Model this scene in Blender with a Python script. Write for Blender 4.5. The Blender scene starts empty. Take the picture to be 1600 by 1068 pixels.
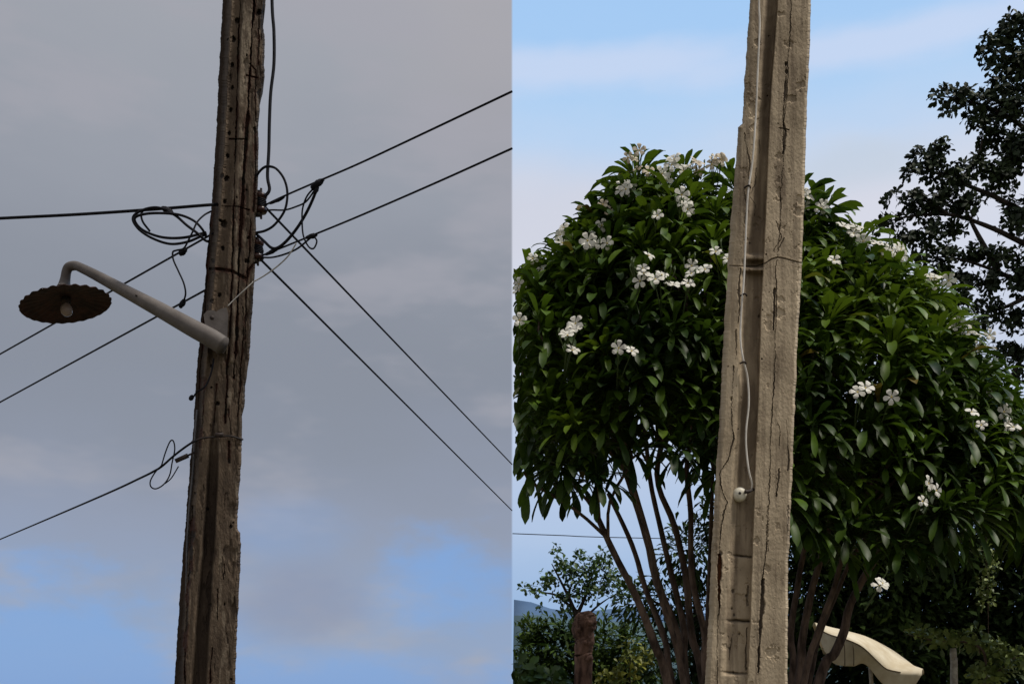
import bpy, math, random
import numpy as np
from mathutils import Vector, Matrix
R = math.radians
random.seed(7); rng = np.random.default_rng(7)
S = bpy.context.scene; COL = S.collection

# ------------------------------------------------------------------ camera
CZ = 1.6; F = 1600.0; HZ = 1090.0
cd = bpy.data.cameras.new('camera'); cam = bpy.data.objects.new('camera', cd); COL.objects.link(cam)
cam.location = (0, 0, CZ); cam.rotation_euler = (R(90), 0, 0)
cd.sensor_width = 36; cd.lens = 36.0; cd.shift_y = (HZ - 534) / 1600.0
cd.clip_start = 0.05; cd.clip_end = 20000
S.camera = cam
S.view_settings.view_transform = 'Standard'; S.view_settings.look = 'None'
S.view_settings.gamma = 1; S.view_settings.exposure = 0.0

def P(px, py, D):
    return Vector(((px - 800) / F * D, D, CZ + (HZ - py) / F * D))

def lin(c):
    return tuple((v / 255 / 12.92) if v / 255 <= 0.04045 else (((v / 255) + 0.055) / 1.055) ** 2.4 for v in c)

# ------------------------------------------------------------------ sun
sun_to = Vector((0.45, -0.13, 1.0)).normalized()
sd = bpy.data.lights.new('sun', 'SUN'); sd.energy = 3.4; sd.angle = R(10); sd.color = (1.0, 0.93, 0.83)
so = bpy.data.objects.new('sun', sd); COL.objects.link(so)
so.rotation_euler = (-sun_to).to_track_quat('-Z', 'Y').to_euler()

# ------------------------------------------------------------------ world
W = bpy.data.worlds.new('World'); S.world = W; W.use_nodes = True
nt = W.node_tree; nt.nodes.clear()
class X:
    """tiny wrapper so that node maths reads like maths"""
    def __init__(s, sock): s.s = sock
    @staticmethod
    def op(o, *a):
        n = nt.nodes.new('ShaderNodeMath'); n.operation = o
        for i, v in enumerate(a):
            if isinstance(v, X): nt.links.new(v.s, n.inputs[i])
            else: n.inputs[i].default_value = v
        return X(n.outputs[0])
    def __add__(s, o): return X.op('ADD', s, o)
    def __sub__(s, o): return X.op('SUBTRACT', s, o)
    def __mul__(s, o): return X.op('MULTIPLY', s, o)
    def __truediv__(s, o): return X.op('DIVIDE', s, o)
def smooth(v, a, b):
    n = nt.nodes.new('ShaderNodeMapRange'); n.interpolation_type = 'SMOOTHSTEP'
    nt.links.new(v.s, n.inputs[0]); n.inputs[1].default_value = a; n.inputs[2].default_value = b
    return X(n.outputs[0])
def mixc(f, a, b):
    n = nt.nodes.new('ShaderNodeMix'); n.data_type = 'RGBA'
    nt.links.new(f.s, n.inputs[0])
    for i, v in ((6, a), (7, b)):
        if isinstance(v, X): nt.links.new(v.s, n.inputs[i])
        else: n.inputs[i].default_value = (*v, 1)
    return X(n.outputs[2])
def ramp(v, stops):
    n = nt.nodes.new('ShaderNodeValToRGB'); nt.links.new(v.s, n.inputs[0]); r = n.color_ramp
    r.interpolation = 'B_SPLINE' if len(stops) > 3 else 'EASE'
    stops = sorted(stops)
    r.elements[0].position = stops[0][0]; r.elements[0].color = (*lin(stops[0][1]), 1)
    r.elements[1].position = stops[-1][0]; r.elements[1].color = (*lin(stops[-1][1]), 1)
    for p, c in stops[1:-1]:
        e = r.elements.new(p); e.color = (*lin(c), 1)
    return X(n.outputs[0])
tc = nt.nodes.new('ShaderNodeTexCoord'); sep = nt.nodes.new('ShaderNodeSeparateXYZ')
nt.links.new(tc.outputs['Generated'], sep.inputs[0])
dx, dy, dz = (X(sep.outputs[i]) for i in range(3))
az = X.op('ARCTAN2', dx, dy)
el = dz / X.op('SQRT', dx * dx + dy * dy + 1e-6)
def noise(su, sv, det, off=0.0, rough=0.5):
    c = nt.nodes.new('ShaderNodeCombineXYZ')
    nt.links.new((az * su).s, c.inputs[0]); nt.links.new((el * sv + off).s, c.inputs[1])
    c.inputs[2].default_value = off
    n = nt.nodes.new('ShaderNodeTexNoise'); n.inputs['Scale'].default_value = 1
    n.inputs['Detail'].default_value = det; n.inputs['Roughness'].default_value = rough
    nt.links.new(c.outputs[0], n.inputs['Vector'])
    return X(n.outputs[0]) - 0.5
n4 = smooth(noise(4, 10, 4, 21.3, 0.6), -0.03, 0.16) * 0.6
def V(py): return (HZ - py) / F * 0.97
def U(px): return math.atan((px - 800) / F)
def blob(px, py, ru, rv, n, amt=1.0):      # soft patch centred on a direction
    a = (az - U(px)) / (ru / F); b = (el - V(py)) / (rv / F)
    d = X.op('SQRT', a * a + b * b) + n * amt
    return X.op('SUBTRACT', 1.0, smooth(d, 0.25, 1.25))
n1 = noise(5, 9, 3, 3.1); n2 = noise(2.4, 6, 2, 9.7); n3 = noise(12, 22, 4, 5.5, 0.55)
sky = nt.nodes.new('ShaderNodeTexSky'); sky.sky_type = 'NISHITA'; sky.sun_disc = False
sky.sun_elevation = math.asin(sun_to.z); sky.sun_rotation = math.atan2(sun_to.x, sun_to.y)
sky.air_density = 1.0; sky.dust_density = 1.0; sky.ozone_density = 1.5
NK = 0.22                       # share of the clear Nishita sky shining through
# grey evening cloud deck over the left-hand side
hL = el + n1 * 0.10 + n2 * 0.05 + n3 * 0.05
cL = ramp(hL / 0.75, [(V(1090) / .75, (142, 166, 206)), (V(960) / .75, (142, 160, 192)), (V(830) / .75, (150, 157, 177)),
                      (V(680) / .75, (141, 146, 158)), (V(520) / .75, (139, 143, 152)), (V(300) / .75, (155, 159, 168)), (V(20) / .75, (170, 172, 178))])
warm = blob(790, 10, 260, 260, n2, 0.8)
cL = mixc(warm * 0.28, cL, lin((190, 178, 176)))
blueL = X.op('MAXIMUM', X.op('MAXIMUM', blob(110, 1035, 230, 120, n3, 2.4), blob(690, 900, 120, 85, n3, 2.0)),
             X.op('MAXIMUM', blob(560, 1085, 400, 70, n3, 1.8), blob(430, 830, 130, 60, n3, 1.2) * 0.3))
cL = mixc(n4, cL, lin((172, 170, 177)))
cL = mixc(blueL * 0.88, cL, lin((126, 166, 221)))
cL = mixc(blob(470, 935, 120, 70, n3, 1.3) * 0.7, cL, lin((140, 147, 172)))
# bright blue sky with thin veils over the right-hand side
hR = el + n1 * 0.05 + n3 * 0.035
cR = ramp(hR / 0.75, [(V(1090) / .75, (146, 178, 222)), (V(950) / .75, (150, 182, 224)), (V(830) / .75, (178, 200, 232)),
                      (V(640) / .75, (200, 212, 234)), (V(400) / .75, (226, 228, 239)), (V(280) / .75, (220, 225, 238)), (V(210) / .75, (196, 220, 249)), (V(130) / .75, (183, 217, 252)), (V(0) / .75, (169, 209, 252))])
streak = X.op('MAXIMUM', blob(860, 75, 420, 42, n3, .8), blob(1400, 96, 420, 40, n3, .9))
cR = mixc(streak * 0.75, cR, lin((212, 225, 250)))
cR = mixc(blob(870, 320, 330, 95, n2, 1.2) * 0.6, cR, lin((216, 217, 229)))
cR = mixc(blob(1340, 275, 130, 45, n3, 1.0) * 0.6, cR, lin((202, 214, 228)))
cR = mixc(blob(1330, 360, 170, 60, n3, 0.8) * 0.45, cR, lin((226, 224, 234)))
side = smooth(az, -0.0012, 0.0012)
clouds = mixc(side, cL, cR)
rear = smooth(dy, 0.12, -0.35)
clouds = mixc(rear, clouds, lin((182, 180, 182)))          # unseen even cloud tone behind the camera, added to set the frontal fill
sc1 = nt.nodes.new('ShaderNodeVectorMath'); sc1.operation = 'SCALE'; sc1.inputs['Scale'].default_value = 10.0
nt.links.new(clouds.s, sc1.inputs[0])
fac = nt.nodes.new('ShaderNodeValue'); fac.outputs[0].default_value = 0.12
fin = mixc(X(fac.outputs[0]), X(sc1.outputs[0]), X(sky.outputs[0]))
bg = nt.nodes.new('ShaderNodeBackground'); bg.inputs[1].default_value = 0.1
nt.links.new(fin.s, bg.inputs[0])
wo = nt.nodes.new('ShaderNodeOutputWorld'); nt.links.new(bg.outputs[0], wo.inputs[0])

# ------------------------------------------------------------------ helpers
def mesh_np(name, v, f, mats, parent=None, midx=None, smooth_=False, attrs=None):
    v = np.asarray(v, dtype=np.float32).reshape(-1, 3)
    me = bpy.data.meshes.new(name)
    if isinstance(f, np.ndarray) and f.ndim == 2:
        k = f.shape[1]; m = len(f)
        me.vertices.add(len(v)); me.vertices.foreach_set('co', v.ravel())
        me.loops.add(m * k); me.loops.foreach_set('vertex_index', f.astype(np.int32).ravel())
        me.polygons.add(m); me.polygons.foreach_set('loop_start', np.arange(0, m * k, k, dtype=np.int32))
    else:
        me.from_pydata([tuple(p) for p in v.tolist()], [], [list(map(int, q)) for q in f])
    if not isinstance(mats, (list, tuple)): mats = [mats]
    for m_ in mats: me.materials.append(m_)
    if midx is not None: me.polygons.foreach_set('material_index', np.asarray(midx, dtype=np.int32))
    me.polygons.foreach_set('use_smooth', np.full(len(me.polygons), smooth_))
    if attrs:
        for an, av in attrs.items():
            a = me.attributes.new(an, 'FLOAT', 'POINT'); a.data.foreach_set('value', np.asarray(av, dtype=np.float32))
    me.update(calc_edges=True); me.validate()
    o = bpy.data.objects.new(name, me); COL.objects.link(o)
    if parent:
        o.parent = parent
        if not parent.parent: o.location = tuple(-c for c in parent.location)
    return o
def tag(o, label=None, cat=None, group=None, kind=None):
    if label: o['label'] = label
    if cat: o['category'] = cat
    if group: o['group'] = group
    if kind: o['kind'] = kind
    return o
def thing(name, label, cat, loc, group=None):
    o = bpy.data.objects.new(name, None); COL.objects.link(o); o.location = loc
    o.empty_display_size = 0.1
    return tag(o, label, cat, group)

class MB:
    """collects verts / faces of one mesh"""
    def __init__(s): s.v = []; s.f = []; s.m = []
    def add(s, v, f, m=0):
        b = len(s.v); s.v += [tuple(p) for p in v]; s.f += [[i + b for i in q] for q in f]; s.m += [m] * len(f)
    def build(s, name, mats, parent=None, smooth_=True):
        return mesh_np(name, s.v, s.f, mats, parent, s.m, smooth_)
def catmull(pts, n=6):
    pts = [np.array(p, float) for p in pts]
    if len(pts) < 3: return [pts[0] + (pts[-1] - pts[0]) * t for t in np.linspace(0, 1, n + 1)]
    q = [2 * pts[0] - pts[1]] + pts + [2 * pts[-1] - pts[-2]]
    out = []
    for i in range(1, len(q) - 2):
        a, b, c, d = q[i - 1:i + 3]
        for t in np.arange(n) / n:
            out.append(0.5 * ((2 * b) + (c - a) * t + (2 * a - 5 * b + 4 * c - d) * t * t + (-a + 3 * b - 3 * c + d) * t ** 3))
    out.append(q[-2]); return out
def tube(mb, pts, r, k=8, n=6, m=0, cap=True, wob=0.0):
    """pts: 3D points; r: radius or list of radii"""
    rr = [r] * len(pts) if not hasattr(r, '__len__') else list(r)
    pp = catmull([tuple(p) + (q,) for p, q in zip([tuple(p) for p in pts], rr)], n)
    P3 = np.array([p[:3] for p in pp]); RR = np.array([p[3] for p in pp])
    T = np.gradient(P3, axis=0); T /= np.linalg.norm(T, axis=1)[:, None] + 1e-9
    up = np.array([0, 0, 1.0]) if abs(T[0][2]) < 0.9 else np.array([0, 1.0, 0])
    nrm = np.cross(T[0], up); nrm /= np.linalg.norm(nrm)
    vs = []
    for i in range(len(P3)):
        nrm = nrm - T[i] * nrm.dot(T[i]); nrm /= np.linalg.norm(nrm) + 1e-9
        b = np.cross(T[i], nrm)
        for j in range(k):
            a = 2 * math.pi * j / k
            w = 1 + (random.uniform(-wob, wob) if wob else 0)
            vs.append(P3[i] + (nrm * math.cos(a) + b * math.sin(a)) * max(RR[i], 1e-4) * w)
    fs = [[i * k + j, i * k + (j + 1) % k, (i + 1) * k + (j + 1) % k, (i + 1) * k + j] for i in range(len(P3) - 1) for j in range(k)]
    if cap:
        fs.append(list(range(k))[::-1]); fs.append([(len(P3) - 1) * k + j for j in range(k)])
    mb.add(vs, fs, m)
def box(mb, c, sx, sy, sz, m=0, rot=None):
    vs = []
    for x in (-1, 1):
        for y in (-1, 1):
            for z in (-1, 1):
                p = Vector((x * sx / 2, y * sy / 2, z * sz / 2))
                if rot: p = rot @ p
                vs.append(Vector(c) + p)
    mb.add(vs, [[0, 1, 3, 2], [4, 6, 7, 5], [0, 4, 5, 1], [2, 3, 7, 6], [0, 2, 6, 4], [1, 5, 7, 3]], m)
def lathe(mb, c, prof, k=24, m=0, flute=0.0, nfl=0, axis=None, cap=False):
    M = Vector((0, 0, 1)).rotation_difference(axis).to_matrix() if axis else Matrix.Identity(3)
    vs = []
    for r, z in prof:
        for j in range(k):
            a = 2 * math.pi * j / k
            q = r * (1 + flute * (r / max(p[0] for p in prof)) * math.cos(nfl * a))
            vs.append(Vector(c) + M @ Vector((q * math.cos(a), q * math.sin(a), z)))
    fs = [[i * k + j, i * k + (j + 1) % k, (i + 1) * k + (j + 1) % k, (i + 1) * k + j] for i in range(len(prof) - 1) for j in range(k)]
    mb.add(vs, fs, m)
def vnoise(x, y, seed=0):
    """2-D value noise in numpy"""
    xi = np.floor(x).astype(np.int64); yi = np.floor(y).astype(np.int64); xf = x - xi; yf = y - yi
    xf = xf * xf * (3 - 2 * xf); yf = yf * yf * (3 - 2 * yf)
    def h(a, b):
        n = (a * 374761393 + b * 668265263 + seed * 974711) & 0x7fffffff
        n = ((n ^ (n >> 13)) * 1274126177) & 0x7fffffff
        return ((n ^ (n >> 16)) & 0xffff) / 65535.0
    return (h(xi, yi) * (1 - xf) + h(xi + 1, yi) * xf) * (1 - yf) + (h(xi, yi + 1) * (1 - xf) + h(xi + 1, yi + 1) * xf) * yf
def fbm(x, y, seed=0, o=4):
    s = 0; a = 0.5; t = 0
    for i in range(o):
        s = s + a * vnoise(x * 2 ** i, y * 2 ** i, seed + i); t += a; a *= 0.55
    return s / t - 0.5
def sst(x, a, b):
    t = np.clip((x - a) / (b - a), 0, 1); return t * t * (3 - 2 * t)

# ------------------------------------------------------------------ materials
def mat(name, c1, c2=None, scale=5.0, rough=0.8, bump=0.0, bscale=40.0, stretch=(1, 1, 1), island=0.0, spec=0.3, trans=0.0, c3=None, attrs=(), metal=0.0, lo=.38, hi=.62):
    m = bpy.data.materials.new(name); m.use_nodes = True; t = m.node_tree; b = t.nodes['Principled BSDF']
    b.inputs['Roughness'].default_value = rough; b.inputs['Specular IOR Level'].default_value = spec; b.inputs['Metallic'].default_value = metal
    g = t.nodes.new('ShaderNodeTexCoord'); mp = t.nodes.new('ShaderNodeMapping'); mp.inputs['Scale'].default_value = stretch
    t.links.new(g.outputs['Object'], mp.inputs[0])
    n = t.nodes.new('ShaderNodeTexNoise'); n.inputs['Scale'].default_value = scale; n.inputs['Detail'].default_value = 6; n.inputs['Roughness'].default_value = 0.62
    t.links.new(mp.outputs[0], n.inputs['Vector'])
    cr = t.nodes.new('ShaderNodeValToRGB'); t.links.new(n.outputs[0], cr.inputs[0])
    cr.color_ramp.elements[0].position = lo; cr.color_ramp.elements[0].color = (*c1, 1)
    cr.color_ramp.elements[1].position = hi; cr.color_ramp.elements[1].color = (*(c2 or c1), 1)
    out = cr.outputs[0]
    def mix(fac, a, c, mode='MIX'):
        x = t.nodes.new('ShaderNodeMix'); x.data_type = 'RGBA'; x.blend_type = mode
        if isinstance(fac, float): x.inputs[0].default_value = fac
        else: t.links.new(fac, x.inputs[0])
        t.links.new(a, x.inputs[6])
        if isinstance(c, tuple): x.inputs[7].default_value = (*c, 1)
        else: t.links.new(c, x.inputs[7])
        return x.outputs[2]
    if island:
        ge = t.nodes.new('ShaderNodeNewGeometry')
        r2 = t.nodes.new('ShaderNodeValToRGB'); t.links.new(ge.outputs['Random Per Island'], r2.inputs[0])
        r2.color_ramp.elements[0].color = (*[max(0, 1 - island)] * 3, 1); r2.color_ramp.elements[1].color = (*[1 + island * 0.6] * 3, 1)
        out = mix(1.0, out, r2.outputs[0], 'MULTIPLY')
        if c3:
            mr = t.nodes.new('ShaderNodeMapRange'); t.links.new(ge.outputs['Random Per Island'], mr.inputs[0])
            mr.inputs[1].default_value = 0.992; mr.inputs[2].default_value = 0.993
            out = mix(mr.outputs[0], out, c3)
    for an, colr, mx in attrs:
        a = t.nodes.new('ShaderNodeAttribute'); a.attribute_name = an
        mm = t.nodes.new('ShaderNodeMath'); mm.operation = 'MULTIPLY'; mm.inputs[1].default_value = mx; mm.use_clamp = True
        t.links.new(a.outputs['Fac'], mm.inputs[0]); out = mix(mm.outputs[0], out, colr)
    t.links.new(out, b.inputs['Base Color'])
    if bump:
        n2_ = t.nodes.new('ShaderNodeTexNoise'); n2_.inputs['Scale'].default_value = bscale; n2_.inputs['Detail'].default_value = 5
        t.links.new(mp.outputs[0], n2_.inputs['Vector'])
        bp = t.nodes.new('ShaderNodeBump'); bp.inputs['Strength'].default_value = bump; bp.inputs['Distance'].default_value = 0.01
        t.links.new(n2_.outputs[0], bp.inputs['Height']); t.links.new(bp.outputs[0], b.inputs['Normal'])
    if trans:
        tr = t.nodes.new('ShaderNodeBsdfTranslucent'); t.links.new(out, tr.inputs[0])
        ms = t.nodes.new('ShaderNodeMixShader'); ms.inputs[0].default_value = trans
        t.links.new(b.outputs[0], ms.inputs[1]); t.links.new(tr.outputs[0], ms.inputs[2])
        t.links.new(ms.outputs[0], t.nodes['Material Output'].inputs[0])
    return m
M = {}
M['concrete'] = mat('pale_concrete', (0.32, 0.252, 0.168), (0.57, 0.465, 0.325), 8, 0.92, 0.28, 120, (1, 1, 0.5), lo=.3, hi=.7,
                    attrs=(('stain_shade', (0.175, 0.132, 0.09), .9), ('dirt', (0.045, 0.033, 0.025), 0.9), ('rust', (0.13, 0.045, 0.015), 0.95)))
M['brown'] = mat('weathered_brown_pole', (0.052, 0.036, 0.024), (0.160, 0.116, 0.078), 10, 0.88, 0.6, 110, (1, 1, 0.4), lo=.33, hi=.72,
                 attrs=(('pale', (0.27, 0.22, 0.16), 0.8), ('stain_shade', (0.028, 0.018, 0.013), 0.9), ('dirt', (0.014, 0.009, 0.007), 0.85), ('rust', (0.055, 0.018, 0.01), 0.9)))
M['wire'] = mat('black_cable', (0.006, 0.006, 0.009), (0.013, 0.013, 0.018), 30, 0.7, spec=.12)
M['greywire'] = mat('grey_cable', (0.30, 0.29, 0.28), (0.45, 0.43, 0.4), 20, 0.7)
M['whitewire'] = mat('white_cable', (0.58, 0.54, 0.48), (0.76, 0.72, 0.66), 12, 0.7)
M['ceramic'] = mat('dark_ceramic', (0.025, 0.010, 0.008), (0.05, 0.018, 0.012), 15, 0.3)
M['iron'] = mat('dark_iron', (0.02, 0.016, 0.015), (0.05, 0.035, 0.03), 30, 0.7)
M['lampgrey'] = mat('old_grey_paint', (0.085, 0.073, 0.066), (0.15, 0.132, 0.122), 9, 0.65, 0.1, 60, lo=.3, hi=.7)
M['shade'] = mat('rusty_shade', (0.016, 0.007, 0.006), (0.048, 0.019, 0.014), 14, 0.8, 0.2, 70)
M['bulb'] = mat('bulb_glass', (0.28, 0.22, 0.20), (0.33, 0.26, 0.23), 3, 0.25)
M['leafP'] = mat('glossy_leaf', (0.010, 0.028, 0.005), (0.064, 0.118, 0.009), 1.9, 0.46, 0, 1, island=0.40, spec=0.17, trans=0.26, c3=(0.14, 0.10, 0.02), attrs=(('sunlit_tone', (0.12, 0.19, 0.012), .9),))
M['leafT'] = mat('round_leaf', (0.014, 0.024, 0.012), (0.030, 0.048, 0.016), 1.5, 0.6, island=0.5, trans=0.05, spec=.2)
M['leafD'] = mat('dark_leaf', (0.012, 0.026, 0.008), (0.042, 0.072, 0.016), 1.2, 0.75, island=0.6, trans=0.12, spec=.12)
M['leafS'] = mat('shrub_leaf', (0.020, 0.045, 0.008), (0.065, 0.105, 0.016), 1.4, 0.7, island=0.55, trans=0.2, spec=.12)
M['leafM'] = mat('fresh_leaf', (0.035, 0.075, 0.020), (0.085, 0.150, 0.035), 2.0, 0.5, island=0.5, trans=0.2)
M['leafY'] = mat('yellow_green_leaf', (0.06, 0.085, 0.012), (0.20, 0.20, 0.02), 3.0, 0.5, island=0.4, trans=0.2)
M['leafL'] = mat('light_leaf', (0.09, 0.135, 0.03), (0.22, 0.27, 0.07), 5.0, 0.5, island=0.5, trans=0.15)
M['bark'] = mat('brown_bark', (0.040, 0.026, 0.020), (0.16, 0.11, 0.085), 16, 0.85, 0.8, 70, (1, 1, 0.3))
M['barkD'] = mat('dark_bark', (0.02, 0.016, 0.014), (0.045, 0.034, 0.028), 12, 0.9)
M['stump'] = mat('reddish_wood', (0.045, 0.024, 0.018), (0.24, 0.14, 0.105), 14, 0.9, 1.0, 60, (1, 1, 0.3))
M['petal'] = mat('white_petal', (0.66, 0.63, 0.54), (0.82, 0.80, 0.72), 20, 0.6, trans=0.2, island=0.12)
M['petalF'] = mat('faded_petal', (0.50, 0.41, 0.30), (0.72, 0.64, 0.50), 20, 0.7, trans=0.2, island=0.2)
M['heart'] = mat('flower_heart', (0.55, 0.42, 0.10), None, 5, 0.7)
M['bud'] = mat('green_stalk', (0.07, 0.10, 0.035), None, 5, 0.7)
M['cloth'] = mat('cream_cloth', (0.62, 0.53, 0.37), (0.78, 0.71, 0.55), 5, 0.85, 0.15, 30, trans=0.15)
M['stripe'] = mat('brown_piping', (0.10, 0.07, 0.04), None, 5, 0.8)
M['postw'] = mat('whitewashed_post', (0.30, 0.27, 0.23), (0.50, 0.46, 0.40), 20, 0.8, 0.3, 60)
M['ground'] = mat('dry_ground', (0.05, 0.055, 0.025), (0.14, 0.11, 0.07), 0.5, 0.95, 0.3, 8)
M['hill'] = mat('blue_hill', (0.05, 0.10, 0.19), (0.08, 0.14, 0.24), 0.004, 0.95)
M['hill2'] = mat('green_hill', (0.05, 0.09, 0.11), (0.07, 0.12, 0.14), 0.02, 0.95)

# ------------------------------------------------------------------ ground and hills (setting)
g = 6000; xs = np.concatenate([[-g], np.linspace(-60, 60, 61), [g]]); ys = np.concatenate([[-g], np.linspace(-20, 80, 51), [g]])
GX, GY = np.meshgrid(xs, ys); GZ = fbm(GX * 0.15, GY * 0.15, 3) * 0.12 - 0.02
nx = len(xs); idx = np.arange(GX.size).reshape(GX.shape)
q = np.stack([idx[:-1, :-1], idx[:-1, 1:], idx[1:, 1:], idx[1:, :-1]], -1).reshape(-1, 4)
tag(mesh_np('ground', np.stack([GX, GY, GZ], -1).reshape(-1, 3), q, M['ground'], smooth_=True), kind='structure')
def hill(name, D, prof, m, depth):
    vs = []; n = len(prof)
    for k, (dd, hf) in enumerate(((0, 0), (0.15, .55), (0.4, 1), (0.7, .8), (1, 0))):
        for px, py in prof:
            p = P(px, py, D); vs.append((p.x, D + dd * depth - 0.4 * depth, max(0, p.z) * hf - (2 if hf == 0 else 0)))
    fs = [[k * n + i, k * n + i + 1, (k + 1) * n + i + 1, (k + 1) * n + i] for k in range(4) for i in range(n - 1)]
    tag(mesh_np(name, vs, fs, m, smooth_=True), kind='structure')
hill('hills', 3000, [(801, 1089), (803, 936), (830, 940), (860, 950), (900, 956), (980, 948), (1060, 960), (1200, 950), (1400, 962), (1600, 950), (1800, 1000), (1900, 1089)], M['hill'], 700)
hill('hills', 900, [(801, 1089), (803, 961), (840, 960), (880, 966), (960, 970), (1060, 972), (1200, 965), (1400, 972), (1600, 960), (1850, 1089)], M['hill2'], 200)

# ------------------------------------------------------------------ poles
def interp(tab, y):
    a = np.array(tab, float); o = np.interp(y, a[:, 0 + 1], a[:, 0])
    lo = y < a[0, 1]; hi = y > a[-1, 1]
    s0 = (a[3, 0] - a[0, 0]) / (a[3, 1] - a[0, 1]); s1 = (a[-1, 0] - a[-4, 0]) / (a[-1, 1] - a[-4, 1])
    return np.where(lo, a[0, 0] + (y - a[0, 1]) * s0, np.where(hi, a[-1, 0] + (y - a[-1, 1]) * s1, o))
def segdist(X_, Y_, pts):
    best = np.full(X_.shape, 1e9); 
    for (x0, y0), (x1, y1) in zip(pts[:-1], pts[1:]):
        dx_, dy_ = x1 - x0, y1 - y0; t = np.clip(((X_ - x0) * dx_ + (Y_ - y0) * dy_) / (dx_ * dx_ + dy_ * dy_ + 1e-9), 0, 1)
        best = np.minimum(best, np.hypot(X_ - x0 - t * dx_, Y_ - y0 - t * dy_))
    return best
def shaft(parent, D, LT, RT, ncol, rows, thick, field, m):
    y = np.array(rows); L = interp(LT, y); Rr = interp(RT, y)
    L = L + 3.2 * fbm(y * 0.08, y * 0 + 3.3, 11) + 1.6 * fbm(y * .45, y * 0 + 1.3, 14); Rr = Rr + 3.2 * fbm(y * 0.08, y * 0 + 7.7, 12) + 1.6 * fbm(y * .45, y * 0 + 5.3, 15)
    u = np.linspace(0, 1, ncol)
    PX = L[:, None] + (Rr - L)[:, None] * u[None, :]; PY = np.repeat(y[:, None], ncol, 1)
    h, at = field(PX, PY, L[:, None], Rr[:, None])
    yy = D - h; x = (PX - 800) / F * yy; z = CZ + (HZ - PY) / F * yy
    front = np.stack([x, yy, z], -1)
    back = np.stack([np.stack([x[:, -1] * (D + thick) / yy[:, -1] - 0.012, np.full(len(y), D + thick), z[:, -1]], -1), np.stack([x[:, 0] * (D + thick) / yy[:, 0] + 0.012, np.full(len(y), D + thick), z[:, 0]], -1)], 1)
    allv = np.concatenate([front, back], 1); k = ncol + 2; n = len(y)
    idx = np.arange(n * k).reshape(n, k); nx_ = np.roll(idx, -1, 1)
    q = np.stack([idx[:-1], nx_[:-1], nx_[1:], idx[1:]], -1).reshape(-1, 4)[:, ::-1]
    A = {an: np.concatenate([av, av[:, -1:], av[:, :1]], 1).ravel() for an, av in at.items()}
    o = mesh_np('shaft', allv.reshape(-1, 3), np.ascontiguousarray(q), m, parent, smooth_=False, attrs=A)
    c = MB(); s = allv[0]; c.add([tuple(p) for p in s], [list(range(k))]); c.build('top_face', m, o)
    return o

DR = 4.0; DL = 6.0
# pale concrete pole
RL = [(1172, 0), (1170, 30), (1167, 70), (1163, 130), (1160, 192), (1153, 199), (1151, 240), (1143, 330), (1138, 400), (1133, 480), (1127, 600), (1120, 720), (1112, 850), (1108, 950), (1101, 1068)]
RR_ = [(1267, 0), (1264, 100), (1261, 150), (1257, 300), (1253, 400), (1249, 480), (1245, 560), (1241, 660), (1237, 760), (1234, 842), (1231, 880), (1231, 960), (1230, 1068)]
RECR = [(1216, 0), (1205, 150), (1201, 230), (1197, 330), (1193, 420), (1189, 500), (1186, 600), (1180, 740), (1176, 870), (1173, 970), (1168, 1068)]
RECL = [(1203, 0), (1194, 150), (1188, 230), (1180, 330), (1167, 420), (1165, 500), (1163, 600), (1154, 740), (1150, 870), (1142, 970), (1134, 1068)]
CR = [([(1237, 0), (1235, 50), (1231, 100), (1229, 150), (1223, 200), (1225, 250), (1220, 300), (1219, 340), (1216, 390), (1211, 425), (1213, 450), (1211, 560), (1206, 640), (1203, 720), (1200, 860)], 0.8, .5),
      ([(1228, 100), (1227, 130), (1223, 185), (1226, 205)], 2.0, .6), ([(1218, 200), (1232, 203)], 1.0, .5), ([(1227, 205), (1224, 240)], 2.2, .6),
      ([(1210, 452), (1208, 515)], 2.0, .7), ([(1200, 790), (1198, 850), (1191, 905), (1189, 930)], 1.0, .6), ([(1193, 905), (1189, 965), (1184, 1050)], 2.4, .9),
      ([(1140, 415), (1160, 416), (1180, 416), (1195, 412), (1205, 405), (1215, 402), (1225, 404), (1236, 407), (1252, 411)], 1.1, .4),
      ([(1212, 345), (1221, 372), (1209, 392)], .8, .4), ([(1225, 372), (1216, 392)], .8, .4),
      ([(1146, 572), (1143, 620), (1143, 655), (1147, 685), (1138, 715), (1124, 740), (1127, 760), (1136, 784), (1128, 815), (1124, 860)], 0.9, .6),
      ([(1124, 866), (1124, 900), (1123, 960)], 2.4, 1.6), ([(1122, 960), (1121, 1000), (1120, 1068)], 0.9, .4),
      ([(1163, 208), (1168, 235), (1172, 252), (1169, 290)], 1.0, .4), ([(1182, 262), (1181, 282), (1174, 302)], 1.1, .4),
      ([(1164, 300), (1166, 325), (1163, 350)], 1.0, .4), ([(1173, 308), (1180, 320), (1178, 340)], 1.2, .4), ([(1187, 218), (1187, 240)], 1.4, .4),
      ([(1157, 420), (1154, 440), (1155, 480), (1153, 505)], 1.3, .5), ([(1150, 515), (1151, 535), (1149, 560)], 1.1, .4),
      ([(1232, 688), (1231, 735)], 1.3, .5), ([(1217, 732), (1215, 762), (1213, 776)], 1.0, .5), ([(1214, 770), (1214, 774)], 1.8, .5),
      ([(1232, 790), (1231, 840)], 1.1, .4), ([(1215, 660), (1219, 668), (1218, 700)], .9, .4), ([(1228, 655), (1232, 690)], .6, .2),
      ([(1144, 990), (1139, 1030)], 1.3, .5), ([(1167, 980), (1165, 1045)], 1.1, .5), ([(1169, 915), (1167, 945)], 1.3, .4)]
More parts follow.
